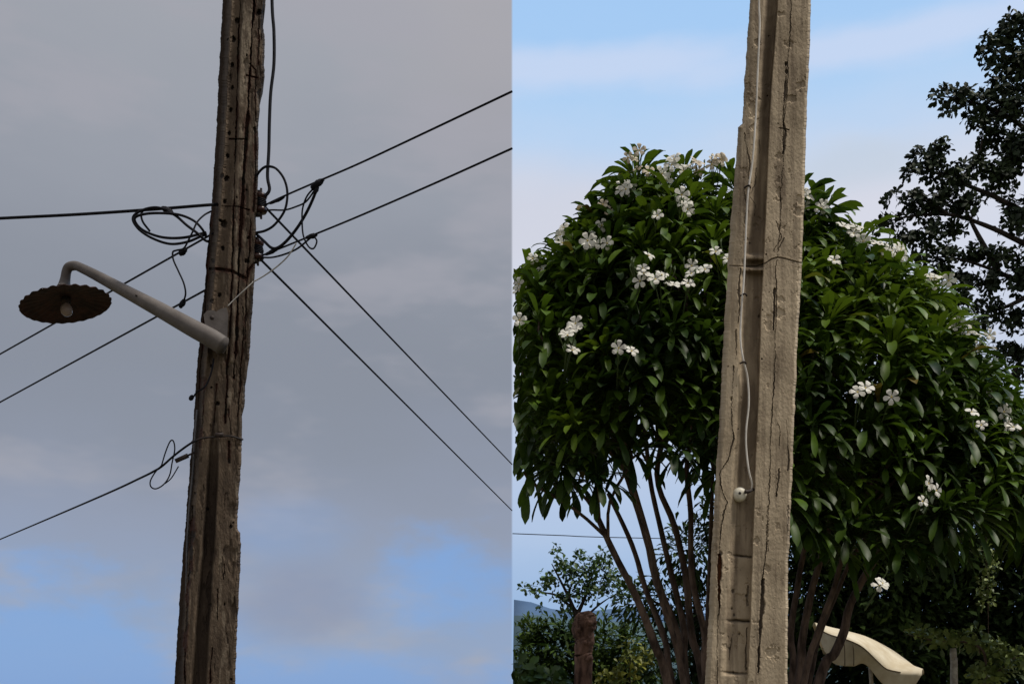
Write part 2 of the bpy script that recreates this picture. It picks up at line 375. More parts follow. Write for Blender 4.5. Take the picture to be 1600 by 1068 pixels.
SPR = [(1145, 923, 2.6), (1143, 950, 1.8), (1147, 960, 1.8), (1166, 930, 1.8), (1139, 1012, 1.8), (1146, 1050, 2), (1155, 990, 1.4), (1126, 864, 3.0), (1201, 57, 1.4), (1199, 150, 1.3), (1228, 100, 2.6), (1229, 112, 2.8), (1186, 494, 1.8), (1171, 380, 1.5)]
for k in range(16):
    SPR.append((random.uniform(1130, 1235), random.uniform(0, 1068), random.uniform(.6, 1.2)))
def fieldR(x, y, L, Rr):
    w = 2.0 * fbm(y * 0.09, x * 0 + 1.1, 5) * 2 + 1.1 * fbm(y * 0.35, x * 0 + 4.4, 6) * 2
    rr = interp(RECR, y) + 1.2 * fbm(y * 0.05, y * 0, 8); rl = interp(RECL, y) + 3 * fbm(y * 0.04, y * 0 + 2, 9)
    rec = sst(x, rl - 12, rl + 7) * (1 - sst(x, rr - 2.2, rr + .4))
    h = -0.05 * rec
    up = np.exp(-((y - 402) / 5.0) ** 4) + np.exp(-((y - 421) / 3.5) ** 4)       # small cross bars in the channel
    h += rec * 0.036 * np.clip(up, 0, 1)
    h += rec * 0.010 * (sst(y, 868, 872) - sst(y, 965, 970)) + rec * 0.016 * sst(y, 970, 974) + rec * .022 * sst(y, 1050, 1056)
    gro = np.zeros_like(x)
    for gy, s_ in ((868, 1.0), (969, 1.0), (1051, .8)): gro += s_ * np.exp(-((y - gy - (x - 1150) * 0.06 - 3 * fbm(x * 0.1, x * 0 + gy, 3)) / 1.4) ** 2) * rec
    dirt = gro * .9; h -= gro * 0.012
    rust = np.zeros_like(x)
    for pts, wd, dp in CR:
        vary = wd * (0.72 + 1.2 * np.clip(fbm(y * 0.035, x * 0 + pts[0][0], 21) * 2, -.4, .8))
        d = segdist(x + w, y, pts); c = 1 - sst(d, vary * .5, vary * 1.5)
        ends = 1; h -= c * 0.014 * dp; dirt = np.maximum(dirt, c * min(1, dp + .3)); h += (1 - sst(d, vary * 1.2, vary * 3.5)) * 0.0015 * dp
        if dp > 1.2: rust = np.maximum(rust, c)
    for sx, sy, r_ in SPR:
        d = np.hypot((x - sx) , (y - sy) * .75) + 1.5 * fbm(x * .4, y * .4, 31); c = 1 - sst(d, r_ * .5, r_ * 1.3); h -= c * .006; dirt = np.maximum(dirt, c * .85)
    chips = sst(fbm(x * .06, y * .045, 41, 5) + 0.0, .17, .24); h -= chips * .004
    pit = sst(fbm(x * .3, y * .3, 43, 3), .29, .37); h -= pit * .002
    h += .003 * fbm(x * .05, y * .03, 44) + .0008 * fbm(x * .4, y * .25, 45)
    h -= .02 * (1 - sst(x - L, 0, 5)) ** 2 + .02 * (1 - sst(Rr - x, 0, 5)) ** 2
    e = (1 - sst(x - L, 2, 9)); h -= 0.010 * e * sst(y, 199, 205)            # spalled layer left of the arris
    stain_shade = np.clip(sst(fbm(x * .045, y * .014, 51, 5), .02, .28) * .45 + rec * (.35 + .5 * sst(fbm(x * .08, y * .02, 52, 5), -.15, .2)) * (1 - .55 * sst(y, 650, 800)) + pit * .5 + .25 * sst(-y, -330, 0), 0, 1)  # stains, with the shade inside the channel painted in as well
    stain_shade = np.clip(stain_shade + .5 * sst(fbm(x * .16, y * .006, 55, 4), .03, .22) + .35 * sst(fbm(x * .02, y * .02, 56, 5), .05, .25), 0, 1)
    stain_shade = np.clip(stain_shade + rec * .35 * (sst(y, 780, 810) - sst(y, 866, 870)), 0, 1)
    return h, {'dirt': np.clip(dirt, 0, 1), 'rust': rust, 'stain_shade': stain_shade}
rows = np.concatenate([np.linspace(-260, -12, 30), np.arange(-10, 1085, 1.2), np.linspace(1090, 1732, 60)])
tR = thing('concrete_pole', 'pale cracked concrete utility pole in front of the white flowering tree', 'utility pole', P(1165, 1730, DR) * 1.0)
tR.location.z = 0
shR = shaft(tR, DR, RL, RR_, 165, rows, 0.22, fieldR, M['concrete'])
# round knob fixed in the channel + cable
b = MB(); c0 = P(1158, 771, DR); axis = Vector((-0.15, -1, 0.05)).normalized(); base = c0 + Vector((0, .035, 0))
lathe(b, base, [(0.0001, -.01), (.021, -.01), (.0265, 0.0), (.0285, .012), (.027, .026), (.021, .034), (.013, .0385), (.006, .040), (.0001, .0405)], 28, axis=axis)
kn = b.build('round_knob', mat('cream_plastic', (.52, .48, .38), (.74, .70, .58), 40, .5), tR)
b = MB(); lathe(b, base + axis * .038, [(.0001, 0.004), (.005, .004), (.0065, 0)], 12, axis=axis); b.build('screw', M['iron'], kn)
b = MB(); tube(b, [P(1164, 768, DR - .01), P(1171, 767, DR - .005), P(1177, 764, DR + .02)], [.008, .006, .006]); b.build('knob_stem', M['iron'], kn)
def wire(name, pts, r, m, label, cat, group=None, n=8, k=8, parent=None):
    b = MB(); tube(b, pts, r, k, n)
    o = b.build(name, m, parent)
    return tag(o, label, cat, group) if label else o
wp = [(1186, -150, -.01), (1186, 0, -.012), (1187, 40, -.012), (1184, 110, -.012), (1181, 180, -.012), (1176, 250, -.012), (1169, 300, -.012), (1166, 350, -.012), (1164, 400, -.012), (1162, 440, -.012),
      (1158, 490, -.012), (1157, 530, -.012), (1161, 560, -.012), (1168, 590, 0), (1170, 630, .005), (1166, 670, 0), (1166, 700, 0), (1170, 735, .0), (1175, 755, .01), (1174, 765, .02)]
cw = wire('cable', [P(a, b_, DR + dz_) for a, b_, dz_ in wp], .0037, M['whitewire'], 'thin white cable running down the channel of the pale concrete pole', 'cable')
b = MB()
for sx, sy in ((1169, 291), (1162, 566), (1163, 460)):
    b = MB(); c = P(sx, sy, DR - .012); tube(b, [c + Vector((-.012, .012, 0)), c + Vector((0, -.008, 0)), c + Vector((.012, .012, 0))], .0035, 6, 4)
    b.build('cable_tie', M['iron'], cw)

# brown pole
LL = [(348, 0), (345, 60), (342, 110), (340, 160), (336, 240), (332, 300), (328, 350), (323, 400), (320, 440), (316, 480), (311, 540), (306, 600), (301, 680), (296, 740), (290, 810), (284, 890), (279, 960), (272, 1068)]
LR = [(415, 0), (414, 14), (411, 18), (411, 45), (413, 55), (413, 120), (409, 138), (404, 145), (406, 170), (403, 190), (404, 215), (403, 300), (400, 340), (399, 400), (396, 450), (392, 520), (390, 560), (386, 580), (383, 600), (383, 630), (379, 640), (378, 700), (374, 760), (371, 826), (376, 832), (376, 870), (372, 950), (367, 1068)]
LC = [([(376, 0), (373, 60), (372, 100), (371, 140), (369, 200), (367, 260), (365, 330), (364, 400), (361, 480), (357, 540), (355, 590), (351, 660)], 1.2, 1.1),
      ([(398, 0), (394, 50), (391, 110), (388, 160), (384, 220), (380, 280), (377, 340), (374, 400), (373, 440), (371, 480), (369, 530), (366, 590)], 2.2, 1.5),
      ([(390, 100), (400, 110), (399, 150), (398, 190)], .9, .6), ([(385, 118), (403, 122)], 1.2, .6), ([(404, 45), (405, 60), (404, 75), (403, 100)], 1.6, .6), ([(392, 12), (402, 25)], 1.6, .6),
      ([(358, 217), (385, 218)], 1.6, .8), ([(352, 322), (370, 322), (390, 328)], 2.0, .9), ([(330, 420), (348, 421), (365, 424), (381, 434)], 2.2, 1.1), ([(399, 410), (388, 424), (384, 438)], 2, .8),
      ([(398, 200), (399, 270), (396, 330)], 1.6, .8), ([(392, 340), (390, 400), (386, 430), (384, 480), (382, 530)], 1.4, .7), ([(379, 480), (380, 520), (375, 600), (371, 650)], 1.4, .7),
      ([(358, 690), (357, 722)], 2.0, .9), ([(356, 640), (361, 680)], 1.2, .5), ([(318, 684), (335, 682), (360, 681), (375, 685)], 1.5, .8),
      ([(302, 790), (300, 840), (297, 880), (294, 915)], 2.6, 1.2), ([(293, 920), (292, 960), (290, 1010), (289, 1068)], 2.2, 1.0), ([(340, 920), (339, 968)], 2.6, 1.2), ([(332, 1012), (328, 1066)], 1.8, 1.0),
      ([(350, 880), (349, 905)], 1.2, .5), ([(330, 330), (326, 400), (321, 470), (315, 560), (309, 640)], 1.2, .5), ([(320, 590), (316, 660), (312, 700)], 1.2, .5), ([(338, 600), (334, 660)], 1.5, .5), ([(352, 770), (350, 810)], .9, .4)]
LS = [(371, 33, 4), (366, 62, 3.5), (363, 102, 3.2), (363, 137, 2.8), (361, 172, 3), (358, 208, 3), (356, 244, 3), (347, 275, 3.5), (354, 279, 4.5), (351, 315, 3), (344, 345, 2.5), (350, 350, 5.5), (348, 388, 3.2), (333, 408, 3.4), (388, 372, 2.5), (343, 461, 3), (331, 470, 3), (356, 62, 1.8), (343, 679, 4.5),
      (386, 408, 4), (324, 795, 2), (361, 822, 2.5), (305, 770, 2), (340, 630, 3), (405, 20, 4), (345, 500, 2.5), (336, 530, 2.5), (331, 572, 3)]
for k in range(26): LS.append((random.uniform(290, 400), random.uniform(0, 1068), random.uniform(.8, 1.6)))
LG = [(335, 660), (333, 740), (328, 820), (324, 880), (317, 968), (311, 1068)]
def fieldL(x, y, L, Rr):
    w = 2.6 * fbm(y * 0.06, x * 0 + 1.1, 5) * 2 + 1.4 * fbm(y * 0.3, x * 0 + 4.4, 6) * 2
    h = np.zeros_like(x); dirt = np.zeros_like(x); rust = np.zeros_like(x)
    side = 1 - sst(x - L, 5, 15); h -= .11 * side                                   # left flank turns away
    a = np.array(LG, float); gc = np.interp(y, a[:, 1], a[:, 0]); gw = np.interp(y, [600, 700, 850, 1068], [3, 7, 9, 11])
    rec = sst(y, 600, 760) * sst(x, gc - gw - 4, gc - gw + 4) * (1 - sst(x, gc + gw - 2, gc + gw + 1.5)); h -= .06 * rec
    rd = sst(y, 560, 700) * 0 + (1 - sst(y, 560, 640)); rg = rd * sst(x, L + 14, L + 20) * (1 - sst(x, L + 29, L + 33)); h -= .02 * rg
    for pts, wd, dp in LC:
        vary = wd * (0.7 + 1.1 * np.clip(fbm(y * 0.03, x * 0 + pts[0][0], 21) * 2, -.5, .8))
        d = segdist(x + w * .7, y, pts); c = 1 - sst(d, vary * .55, vary * 1.4)
        h -= c * .02 * dp; dirt = np.maximum(dirt, c * min(1, .4 + dp * .6)); rust = np.maximum(rust, .8 * (1 - sst(d, vary, vary * 3.0)) * (fbm(x * .1, y * .05, 77) > -.05))
    for sx, sy, r_ in LS:
        d = np.hypot(x - sx, (y - sy) * .8) + 3.5 * fbm(x * .35, y * .35, 31); c = 1 - sst(d, r_ * .5, r_ * 1.15); h -= c * .02; dirt = np.maximum(dirt, c)
    rag = sst(fbm(x * .12, y * .025, 61, 4), .0, .2) * (1 - sst(Rr - x, 6, 22)); h -= .012 * rag
    chips = sst(fbm(x * .07, y * .018, 41, 5), .13, .22); h -= chips * .006
    chips2 = sst(fbm(x * .2, y * .05, 42, 4), .2, .3); h -= chips2 * .003
    h += .006 * fbm(x * .12, y * .02, 44) + .0022 * fbm(x * .4, y * .12, 45)
    h -= .03 * (1 - sst(Rr - x, 0, 5)) ** 2
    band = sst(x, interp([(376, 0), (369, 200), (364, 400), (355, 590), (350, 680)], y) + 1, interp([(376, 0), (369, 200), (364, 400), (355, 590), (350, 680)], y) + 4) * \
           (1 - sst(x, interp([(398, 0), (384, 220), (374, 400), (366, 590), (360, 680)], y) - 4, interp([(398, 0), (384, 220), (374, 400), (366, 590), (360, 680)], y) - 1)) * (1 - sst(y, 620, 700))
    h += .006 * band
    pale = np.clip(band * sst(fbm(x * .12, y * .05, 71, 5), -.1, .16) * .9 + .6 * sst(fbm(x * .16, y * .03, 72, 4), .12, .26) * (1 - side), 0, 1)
    stain_shade = np.clip(side * .9 + rec * .75 + rag * .5 + chips * .5 + chips2 * .6 + sst(fbm(x * .2, y * .012, 73, 4), .08, .3) * .7, 0, 1)  # stains, with the shaded left flank painted dark; recess and chips darker too
    return h, {'dirt': np.clip(dirt, 0, 1), 'rust': rust, 'stain_shade': stain_shade, 'pale': pale}
rows = np.concatenate([np.linspace(-260, -12, 30), np.arange(-10, 1085, 1.2), np.linspace(1090, 1517, 50)])
tL = thing('utility_pole', 'dark brown weathered utility pole carrying the lamp and many wires', 'utility pole', (P(320, 1500, DL).x, DL, 0))
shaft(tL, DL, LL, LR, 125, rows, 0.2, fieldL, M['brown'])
for (ix, iy, hh) in ((408, 318, 26), (403, 391, 26)):
    b = MB(); c = P(ix, iy, DL + .06)
    box(b, c + Vector((-.035, 0, .07)), .07, .02, .012); box(b, c + Vector((-.035, 0, -.07)), .07, .02, .012); box(b, c + Vector((-.055, 0, 0)), .012, .03, .22)
    tube(b, [c + Vector((0, 0, .09)), c + Vector((0, 0, -.09))], .007, 8, 2)
    rk = b.build('insulator_rack', M['iron'], tL, False)
    b = MB(); lathe(b, c, [(.008, .055), (.03, .055), (.037, .043), (.032, .03), (.020, .015), (.019, -.012), (.032, -.03), (.037, -.043), (.030, -.055), (.008, -.055)], 20)
    b.build('insulator', M['ceramic'], rk)
    b = MB()
    for q_ in range(5):       # tie wire wound round the insulator neck
        tube(b, [c + Vector((.028 * math.cos(t) * (1 + .15 * math.sin(3 * t + q_)), .03 * math.sin(t), -.02 + .01 * q_ + .004 * math.sin(2 * t))) for t in np.linspace(0, 6.0, 10)], .0045, 6, 2)
    b.build('tie_wire', M['wire'], rk)
b = MB()
tube(b, [P(300, 690, DL + .06), P(306, 688, DL - .0), P(318, 684, DL - .02), P(340, 682, DL - .025), P(360, 681, DL - .025), P(374, 685, DL - .01), P(379, 686, DL + .06)], .006, 8, 5)
box(b, P(343, 679, DL - .025), .045, .02, .022)
b.build('strap_band', M['iron'], tL)
b = MB(); tube(b, [P(a + 5, c, DL + .085) for a, c in ((303, 640), (299, 690), (296, 740), (290, 800), (287, 860), (286, 930), (284, 1000), (281, 1068), (276, 1160), (262, 1500))], .006, 8, 4)
b.build('earth_cable', mat('dull_grey_cable', (.09, .09, .10), (.16, .155, .16), 20, .7), tL)
b = MB(); a0, a1 = P(274, 720, DL + .04), P(294, 711, DL + .05); tube(b, [a0, a1], [.013, .014], 8, 2); tube(b, [a1, P(304, 706, DL + .06)], .006, 6, 2)
b.build('iron_peg', M['iron'], tL)

# ------------------------------------------------------------------ street lamp
tS = thing('street_lamp', 'old grey street lamp arm with a fluted rusty round shade', 'street lamp', P(340, 530, DL - .06))
b = MB(); ap = [(349, 540, 5.90, .054), (330, 528, 5.90, .054), (300, 512, 5.92, .051), (250, 484, 5.98, .045), (200, 457, 6.05, .038), (150, 430, 6.12, .031), (128, 419, 6.15, .028), (118, 415, 6.17, .027), (108, 417, 6.18, .027), (104, 424, 6.19, .027), (102, 436, 6.2, .029), (101, 443, 6.2, .034), (101, 449, 6.2, .046)]
tube(b, [P(a, c, d) for a, c, d, r in ap], [r for *_, r in ap], 20, 6)
arm = b.build('arm', M['lampgrey'], tS)
b = MB(); tube(b, [P(213, 462, 5.99), P(213, 461, 5.975)], .006, 8, 1); b.build('bolt', M['iron'], arm)
b = MB(); rt = Matrix.Rotation(R(-4), 3, 'Y'); pl = P(340, 512, DL - .035)
out = [(318, 491), (324, 485), (333, 484), (338, 487), (343, 483), (354, 480), (357, 492), (354, 545), (350, 552), (338, 552), (325, 522), (320, 505)]
n = len(out); vs = [P(x, y, DL - .045) for x, y in out] + [P(x, y, DL + .01) for x, y in out]
b.add(vs, [list(range(n))[::-1], list(range(n, 2 * n))] + [[i, (i + 1) % n, n + (i + 1) % n, n + i] for i in range(n)])
br = b.build('mounting_bracket', M['lampgrey'], tS, False)
b = MB(); lathe(b, P(331, 496, DL - .075), [(.0001, .006), (.010, .006), (.013, .0), (.013, -.005)], 12, axis=Vector((0, -1, 0))); b.build('bolt', M['iron'], br)
# shade
sc = P(103, 474, 6.2); rs = 66 / F * 6.2
b = MB()
prof = [(.035, .06), (.06, .045), (.10, .035), (.16, .022), (.22, .010), (rs, -.004), (rs + .002, -.009), (rs - .004, -.010), (.22, .002), (.16, .014), (.10, .026), (.05, .034), (.0001, .036)]
k = 132; vs = []; 
for i, (r, z) in enumerate(prof):
    for j in range(k):
        a = 2 * math.pi * j / k; f = (r / rs) ** 2
        rr = r * (1 + .011 * f * math.cos(26 * a)); vs.append(sc + Vector((rr * math.cos(a), rr * math.sin(a), z + .0035 * f * math.cos(26 * a) + rr * math.cos(a) * .24)))
b.add(vs, [[i * k + j, i * k + (j + 1) % k, (i + 1) * k + (j + 1) % k, (i + 1) * k + j] for i in range(len(prof) - 1) for j in range(k)])
b.build('lamp_shade', M['shade'], tS)
b = MB(); lathe(b, sc + Vector((0, 0, .035)), [(.0001, 0), (.03, 0), (.028, -.03), (.022, -.04)], 18); sk = b.build('bulb_socket', M['iron'], tS)
b = MB(); lathe(b, sc + Vector((.004, 0, .004)), [(.016, .0), (.024, -.012), (.034, -.03), (.036, -.048), (.030, -.066), (.016, -.078), (.0001, -.082)], 22); b.build('bulb', M['bulb'], tS)

# ------------------------------------------------------------------ overhead wires and cables at the brown pole
GW = 'overhead wires fixed to the brown pole'
GJ = 'loose cables and loops at the brown pole'
def wpx(name, pts, rpx, label, cat='wire', group=GW, m='wire', n=8, D=DL):
    p3 = [P(a[0], a[1], a[2] if len(a) > 2 else D) for a in pts]
    return wire(name, p3, rpx / F * DL, M[m], label, cat, group, n)
def level(x0, y0, x1, y1, D0, sag=0.0, ext=0.0, steps=14, r=1.6, label='', name='overhead_wire', far=None, group=GW):
    """wire hung at one height: the end's distance follows from where it is seen; goes on to `ext` times its length"""
    z = (HZ - y0) / F * D0; D1 = z / ((HZ - y1) / F)
    A = P(x0, y0, D0); B = P(x1, y1, D1)
    pts = []
    for t in np.linspace(0, 1 + ext, steps):
        p = A.lerp(B, t); p.z -= sag * t * max(0, (1 + ext) - t) * 4 / (1 + ext) ** 2; pts.append(p)
    b = MB(); tube(b, pts, r / F * DL, 8, 4); return tag(b.build(name, M['wire']), label, 'wire', group)
wA = wpx('overhead_wire', [(413, 321, 6.05), (440, 308, 5.97), (495, 284, 5.8), (560, 256, 5.62), (650, 214, 5.3), (800, 143, 4.87)], 1.4, 'upper of the two wires rising from the brown pole to the right')
wB = wpx('overhead_wire', [(407, 400, 6.05), (440, 387, 5.97), (487, 368, 5.85), (560, 338, 5.65), (680, 286, 5.3), (800, 232, 4.95)], 1.4, 'lower of the two wires rising from the brown pole to the right')
level(413, 322, 800, 725, 6.05, .0, 0, 20, 1.9, 'wire falling to the right from the upper insulator of the brown pole')
level(408, 406, 800, 797, 6.05, .0, 0, 20, 1.9, 'wire falling to the right from the lower insulator of the brown pole')
w1 = wpx('overhead_wire', [(-500, 360, 6.6), (-200, 351, 6.3), (0, 341, 6.15), (120, 335, 6.1), (240, 327, 6.05), (328, 320, 6.02), (350, 319, 6.2)], 2.4, 'thick nearly level wire reaching the brown pole from the left')
w2 = level(334, 364, 0, 553, 6.1, .0, 4, 20, 1.6, 'wire falling left and passing behind the round lamp shade')
w3 = level(330, 448, 0, 628, 6.1, .0, 4, 20, 1.6, 'wire falling left and passing below the lamp shade behind the lamp arm')
w4 = wpx('overhead_wire', [(312, 686, 6.0), (302, 690, 5.99), (288, 699, 6.0), (270, 713, 6.03), (253, 728, 6.08), (240, 736, 6.1), (220, 746, 6.2), (150, 778, 7.0), (0, 842, 10.5), (-130, 897, 16.0)], 1.7, 'lowest wire on the left, tied round the brown pole with a small loop')
wpx('cable', [(424, -150), (425, 0), (428, 50), (428, 100), (423, 145), (421, 190), (420, 235), (418, 275), (421, 296), (414, 307)], 2.6, 'thick black cable hanging down the right side of the brown pole', 'cable', GJ)
wpx('cable', [(398, 282, 6.04), (404, 270, 6), (412, 262, 5.98), (420, 260, 5.97), (432, 264, 5.95), (444, 280, 5.95), (449, 302, 5.96), (445, 328, 5.97), (430, 350, 5.99), (415, 360, 6), (398, 364, 6.04)], 1.9, 'round black cable loop on the right edge of the brown pole', 'cable', GJ)
wpx('cable', [(497, 284, 5.8), (492, 303, 5.82), (480, 330, 5.86), (465, 355, 5.9), (448, 376, 5.93), (434, 387, 5.95), (424, 387, 5.96), (413, 377, 5.98), (401, 366, 6.05)], 2.3, 'thick black jumper cable bowed between the rising wires', 'cable', GJ)
wpx('cable', [(413, 329, 6.02), (425, 328, 5.97), (445, 328, 5.93), (462, 323, 5.9), (478, 315, 5.86), (492, 296, 5.82), (497, 284, 5.8)], 1.3, 'thin black jumper sagging just under the upper rising wire', 'cable', GJ)
wpx('cable', [(494, 290, 5.8), (480, 306, 5.84), (473, 325, 5.86), (472, 345, 5.86), (474, 368, 5.85), (482, 385, 5.84), (490, 388, 5.83), (495, 377, 5.83), (490, 370, 5.84), (482, 372, 5.85), (487, 368, 5.85)], 1.3, 'thin black jumper with a hook joining the two rising wires', 'cable', GJ)
wpx('cable', [(409, 402, 6.03), (425, 402, 5.98), (445, 397, 5.94), (465, 388, 5.9), (487, 370, 5.85)], 1.4, 'thin black jumper bowed just under the lower rising wire', 'cable', GJ)
wpx('cable', [(356, 478, 5.92), (368, 466, 5.93), (382, 453, 5.93), (396, 440, 5.94)], .9, 'thin pale lamp lead crossing the face of the brown pole', 'cable', GJ, 'greywire')
wpx('cable', [(396, 440, 5.94), (412, 431, 5.95), (432, 417, 5.93), (450, 400, 5.91), (463, 380, 5.9)], 1.1, 'thin grey lead from the pole edge up to the lower rising wire', 'cable', GJ, 'greywire')
wpx('cable', [(262, 328), (244, 324), (226, 327), (211, 335), (208, 345), (219, 360), (240, 373), (266, 381), (292, 378), (312, 370), (322, 366, 6.05)], 2.0, 'largest outer loop of the black cable coil left of the brown pole', 'cable', GJ)
wpx('cable', [(322, 370, 6.05), (316, 358, 5.98), (303, 345, 5.97), (282, 336, 5.96), (255, 333, 5.96), (228, 334, 5.96), (211, 340, 5.97), (215, 352, 5.98), (230, 363, 5.98), (256, 371, 5.98), (288, 371, 5.98), (322, 363, 6.04)], 2.0, 'middle loop of the black cable coil left of the brown pole', 'cable', GJ)
wpx('cable', [(228, 326, 6.02), (221, 333, 6.02), (223, 346, 6.02), (234, 361, 6.02)], 1.7, 'short inner strand of the black cable coil left of the brown pole', 'cable', GJ)
wpx('cable', [(262, 330, 6.0), (276, 338, 5.97), (292, 352, 5.96), (308, 364, 5.96), (320, 375, 6.0), (325, 377, 6.06)], 2.1, 'short black strand slanting from the splice down to the pole', 'cable', GJ)
cD = wpx('cable', [(330, 330, 6.06), (319, 336, 6.0), (308, 347, 5.97), (301, 362, 5.95), (294, 376, 5.95), (287, 388, 5.96), (276, 391, 5.97), (270, 394, 5.97), (271, 406, 5.97), (279, 424, 5.97), (287, 442, 5.97), (290, 458, 5.98), (287, 470, 6.0), (284, 477, 6.02)], 1.4, 'thin black drop cable hanging down left of the brown pole', 'cable', GJ)
wpx('cable', [(252, 728, 6.07), (259, 705, 6.07), (266, 689, 6.07), (271, 689, 6.07), (273, 702, 6.07), (269, 722, 6.07), (265, 742, 6.07), (256, 756, 6.07), (244, 763, 6.07), (236, 760, 6.07), (235, 751, 6.07), (242, 738, 6.07), (252, 727, 6.07)], 1.1, 'thin teardrop loop on the lowest left wire', 'cable', GJ)
wpx('cable', [(258, 755, 6.07), (268, 746, 6.06), (279, 728, 6.05)], .9, 'short loose tail beside the teardrop loop', 'cable', GJ, 'wire')
c9 = wpx('cable', [(334, 560, 5.95), (331, 578, 5.93), (325, 596, 5.92), (318, 606, 5.91), (308, 612, 5.92), (302, 620, 5.93)], 1.3, 'short frayed cable end hanging under the lamp bracket', 'cable', GJ)
def lump(pos, length, r, ang, parent, name='splice'):
    b = MB(); d = Vector((math.cos(ang), 0, math.sin(ang))) * length / 2; c = P(*pos)
    tube(b, [c - d, c - d * .6, c + d * .1, c + d * .6, c + d], [r * .5, r, r * 1.15, r * .9, r * .4], 8, 3, wob=.15)
    return b.build(name, M['wire'], parent)
lump((262, 329, 6.03), .08, .017, -.5, w1); lump((496, 287, 5.79), .09, .016, .6, wA); lump((487, 369, 5.84), .07, .013, .3, wB)
lump((494, 296, 5.8), .05, .013, 1.2, wA, 'clamp'); lump((286, 393, 6.1), .06, .016, .7, w2, 'clamp'); lump((285, 474, 6.08), .06, .014, 1.0, w3, 'clamp'); lump((299, 621, 5.93), .035, .012, 1.0, c9, 'taped_end')
lump((433, 313, 5.98), .1, .009, .42, wA, 'preformed_grip'); lump((425, 393, 5.98), .09, .010, .45, wB, 'preformed_grip')

# ------------------------------------------------------------------ leaves
def leaf_template(L, Wd, nseg, arch, fold, petiole=0.15, sp=1.25):
    vs = []
    for i in range(nseg + 1):
        t = i / nseg; x = L * (t - .18 * arch * t ** 2); z = L * (0.28 * t - arch * .75 * t * t)
        if t < petiole: w = .05
        else:
            s = (t - petiole) / (1 - petiole); w = (math.sin(math.pi * min(1, s ** sp) ) ** .8 * (0.55 + .45 * s) if s < 1 else 0) if sp < 1.5 else (.16 + .84 * min(1, s / .68) ** 1.3) * math.sqrt(max(0, 1 - max(0, (s - .70) / .30) ** 2.2))
        w = max(w, .03) * Wd / 2
        vs += [(x, -w, z + fold * w), (x, 0, z), (x, w, z + fold * w)]
    fs = []
    for i in range(nseg):
        a = i * 3; fs += [[a, a + 1, a + 4, a + 3], [a + 1, a + 2, a + 5, a + 4]]
    return np.array(vs), np.array(fs)
def place(tmpl, pos, dirs, ups, scale):
    """instances of a leaf template -> one vertex/face array"""
    tv, tf = tmpl; pos = np.asarray(pos); d = np.asarray(dirs, float); u = np.asarray(ups, float); s = np.asarray(scale)
    d /= np.linalg.norm(d, axis=1)[:, None] + 1e-9; y = np.cross(u, d); y /= np.linalg.norm(y, axis=1)[:, None] + 1e-9; z = np.cross(d, y)
    V_ = pos[:, None, :] + s[:, None, None] * (tv[None, :, 0:1] * d[:, None] + tv[None, :, 1:2] * y[:, None] + tv[None, :, 2:3] * z[:, None])
    Fc = tf[None] + (np.arange(len(pos)) * len(tv))[:, None, None]
    return V_.reshape(-1, 3), Fc.reshape(-1, tf.shape[1])
def join(parts):
    vs = []; fs = []; b_ = 0
    for v, f in parts:
        vs.append(v); fs.append(f + b_); b_ += len(v)
    return np.concatenate(vs), np.concatenate(fs)
def sunlit_tone(c): return .10 + .45 * max(0, min(1, (c[2] - 3.3) / 1.5)) * (1.3 if c[0] > 2 else .8)     # sunlit crown top painted in: paler rosettes likelier higher up and to the right
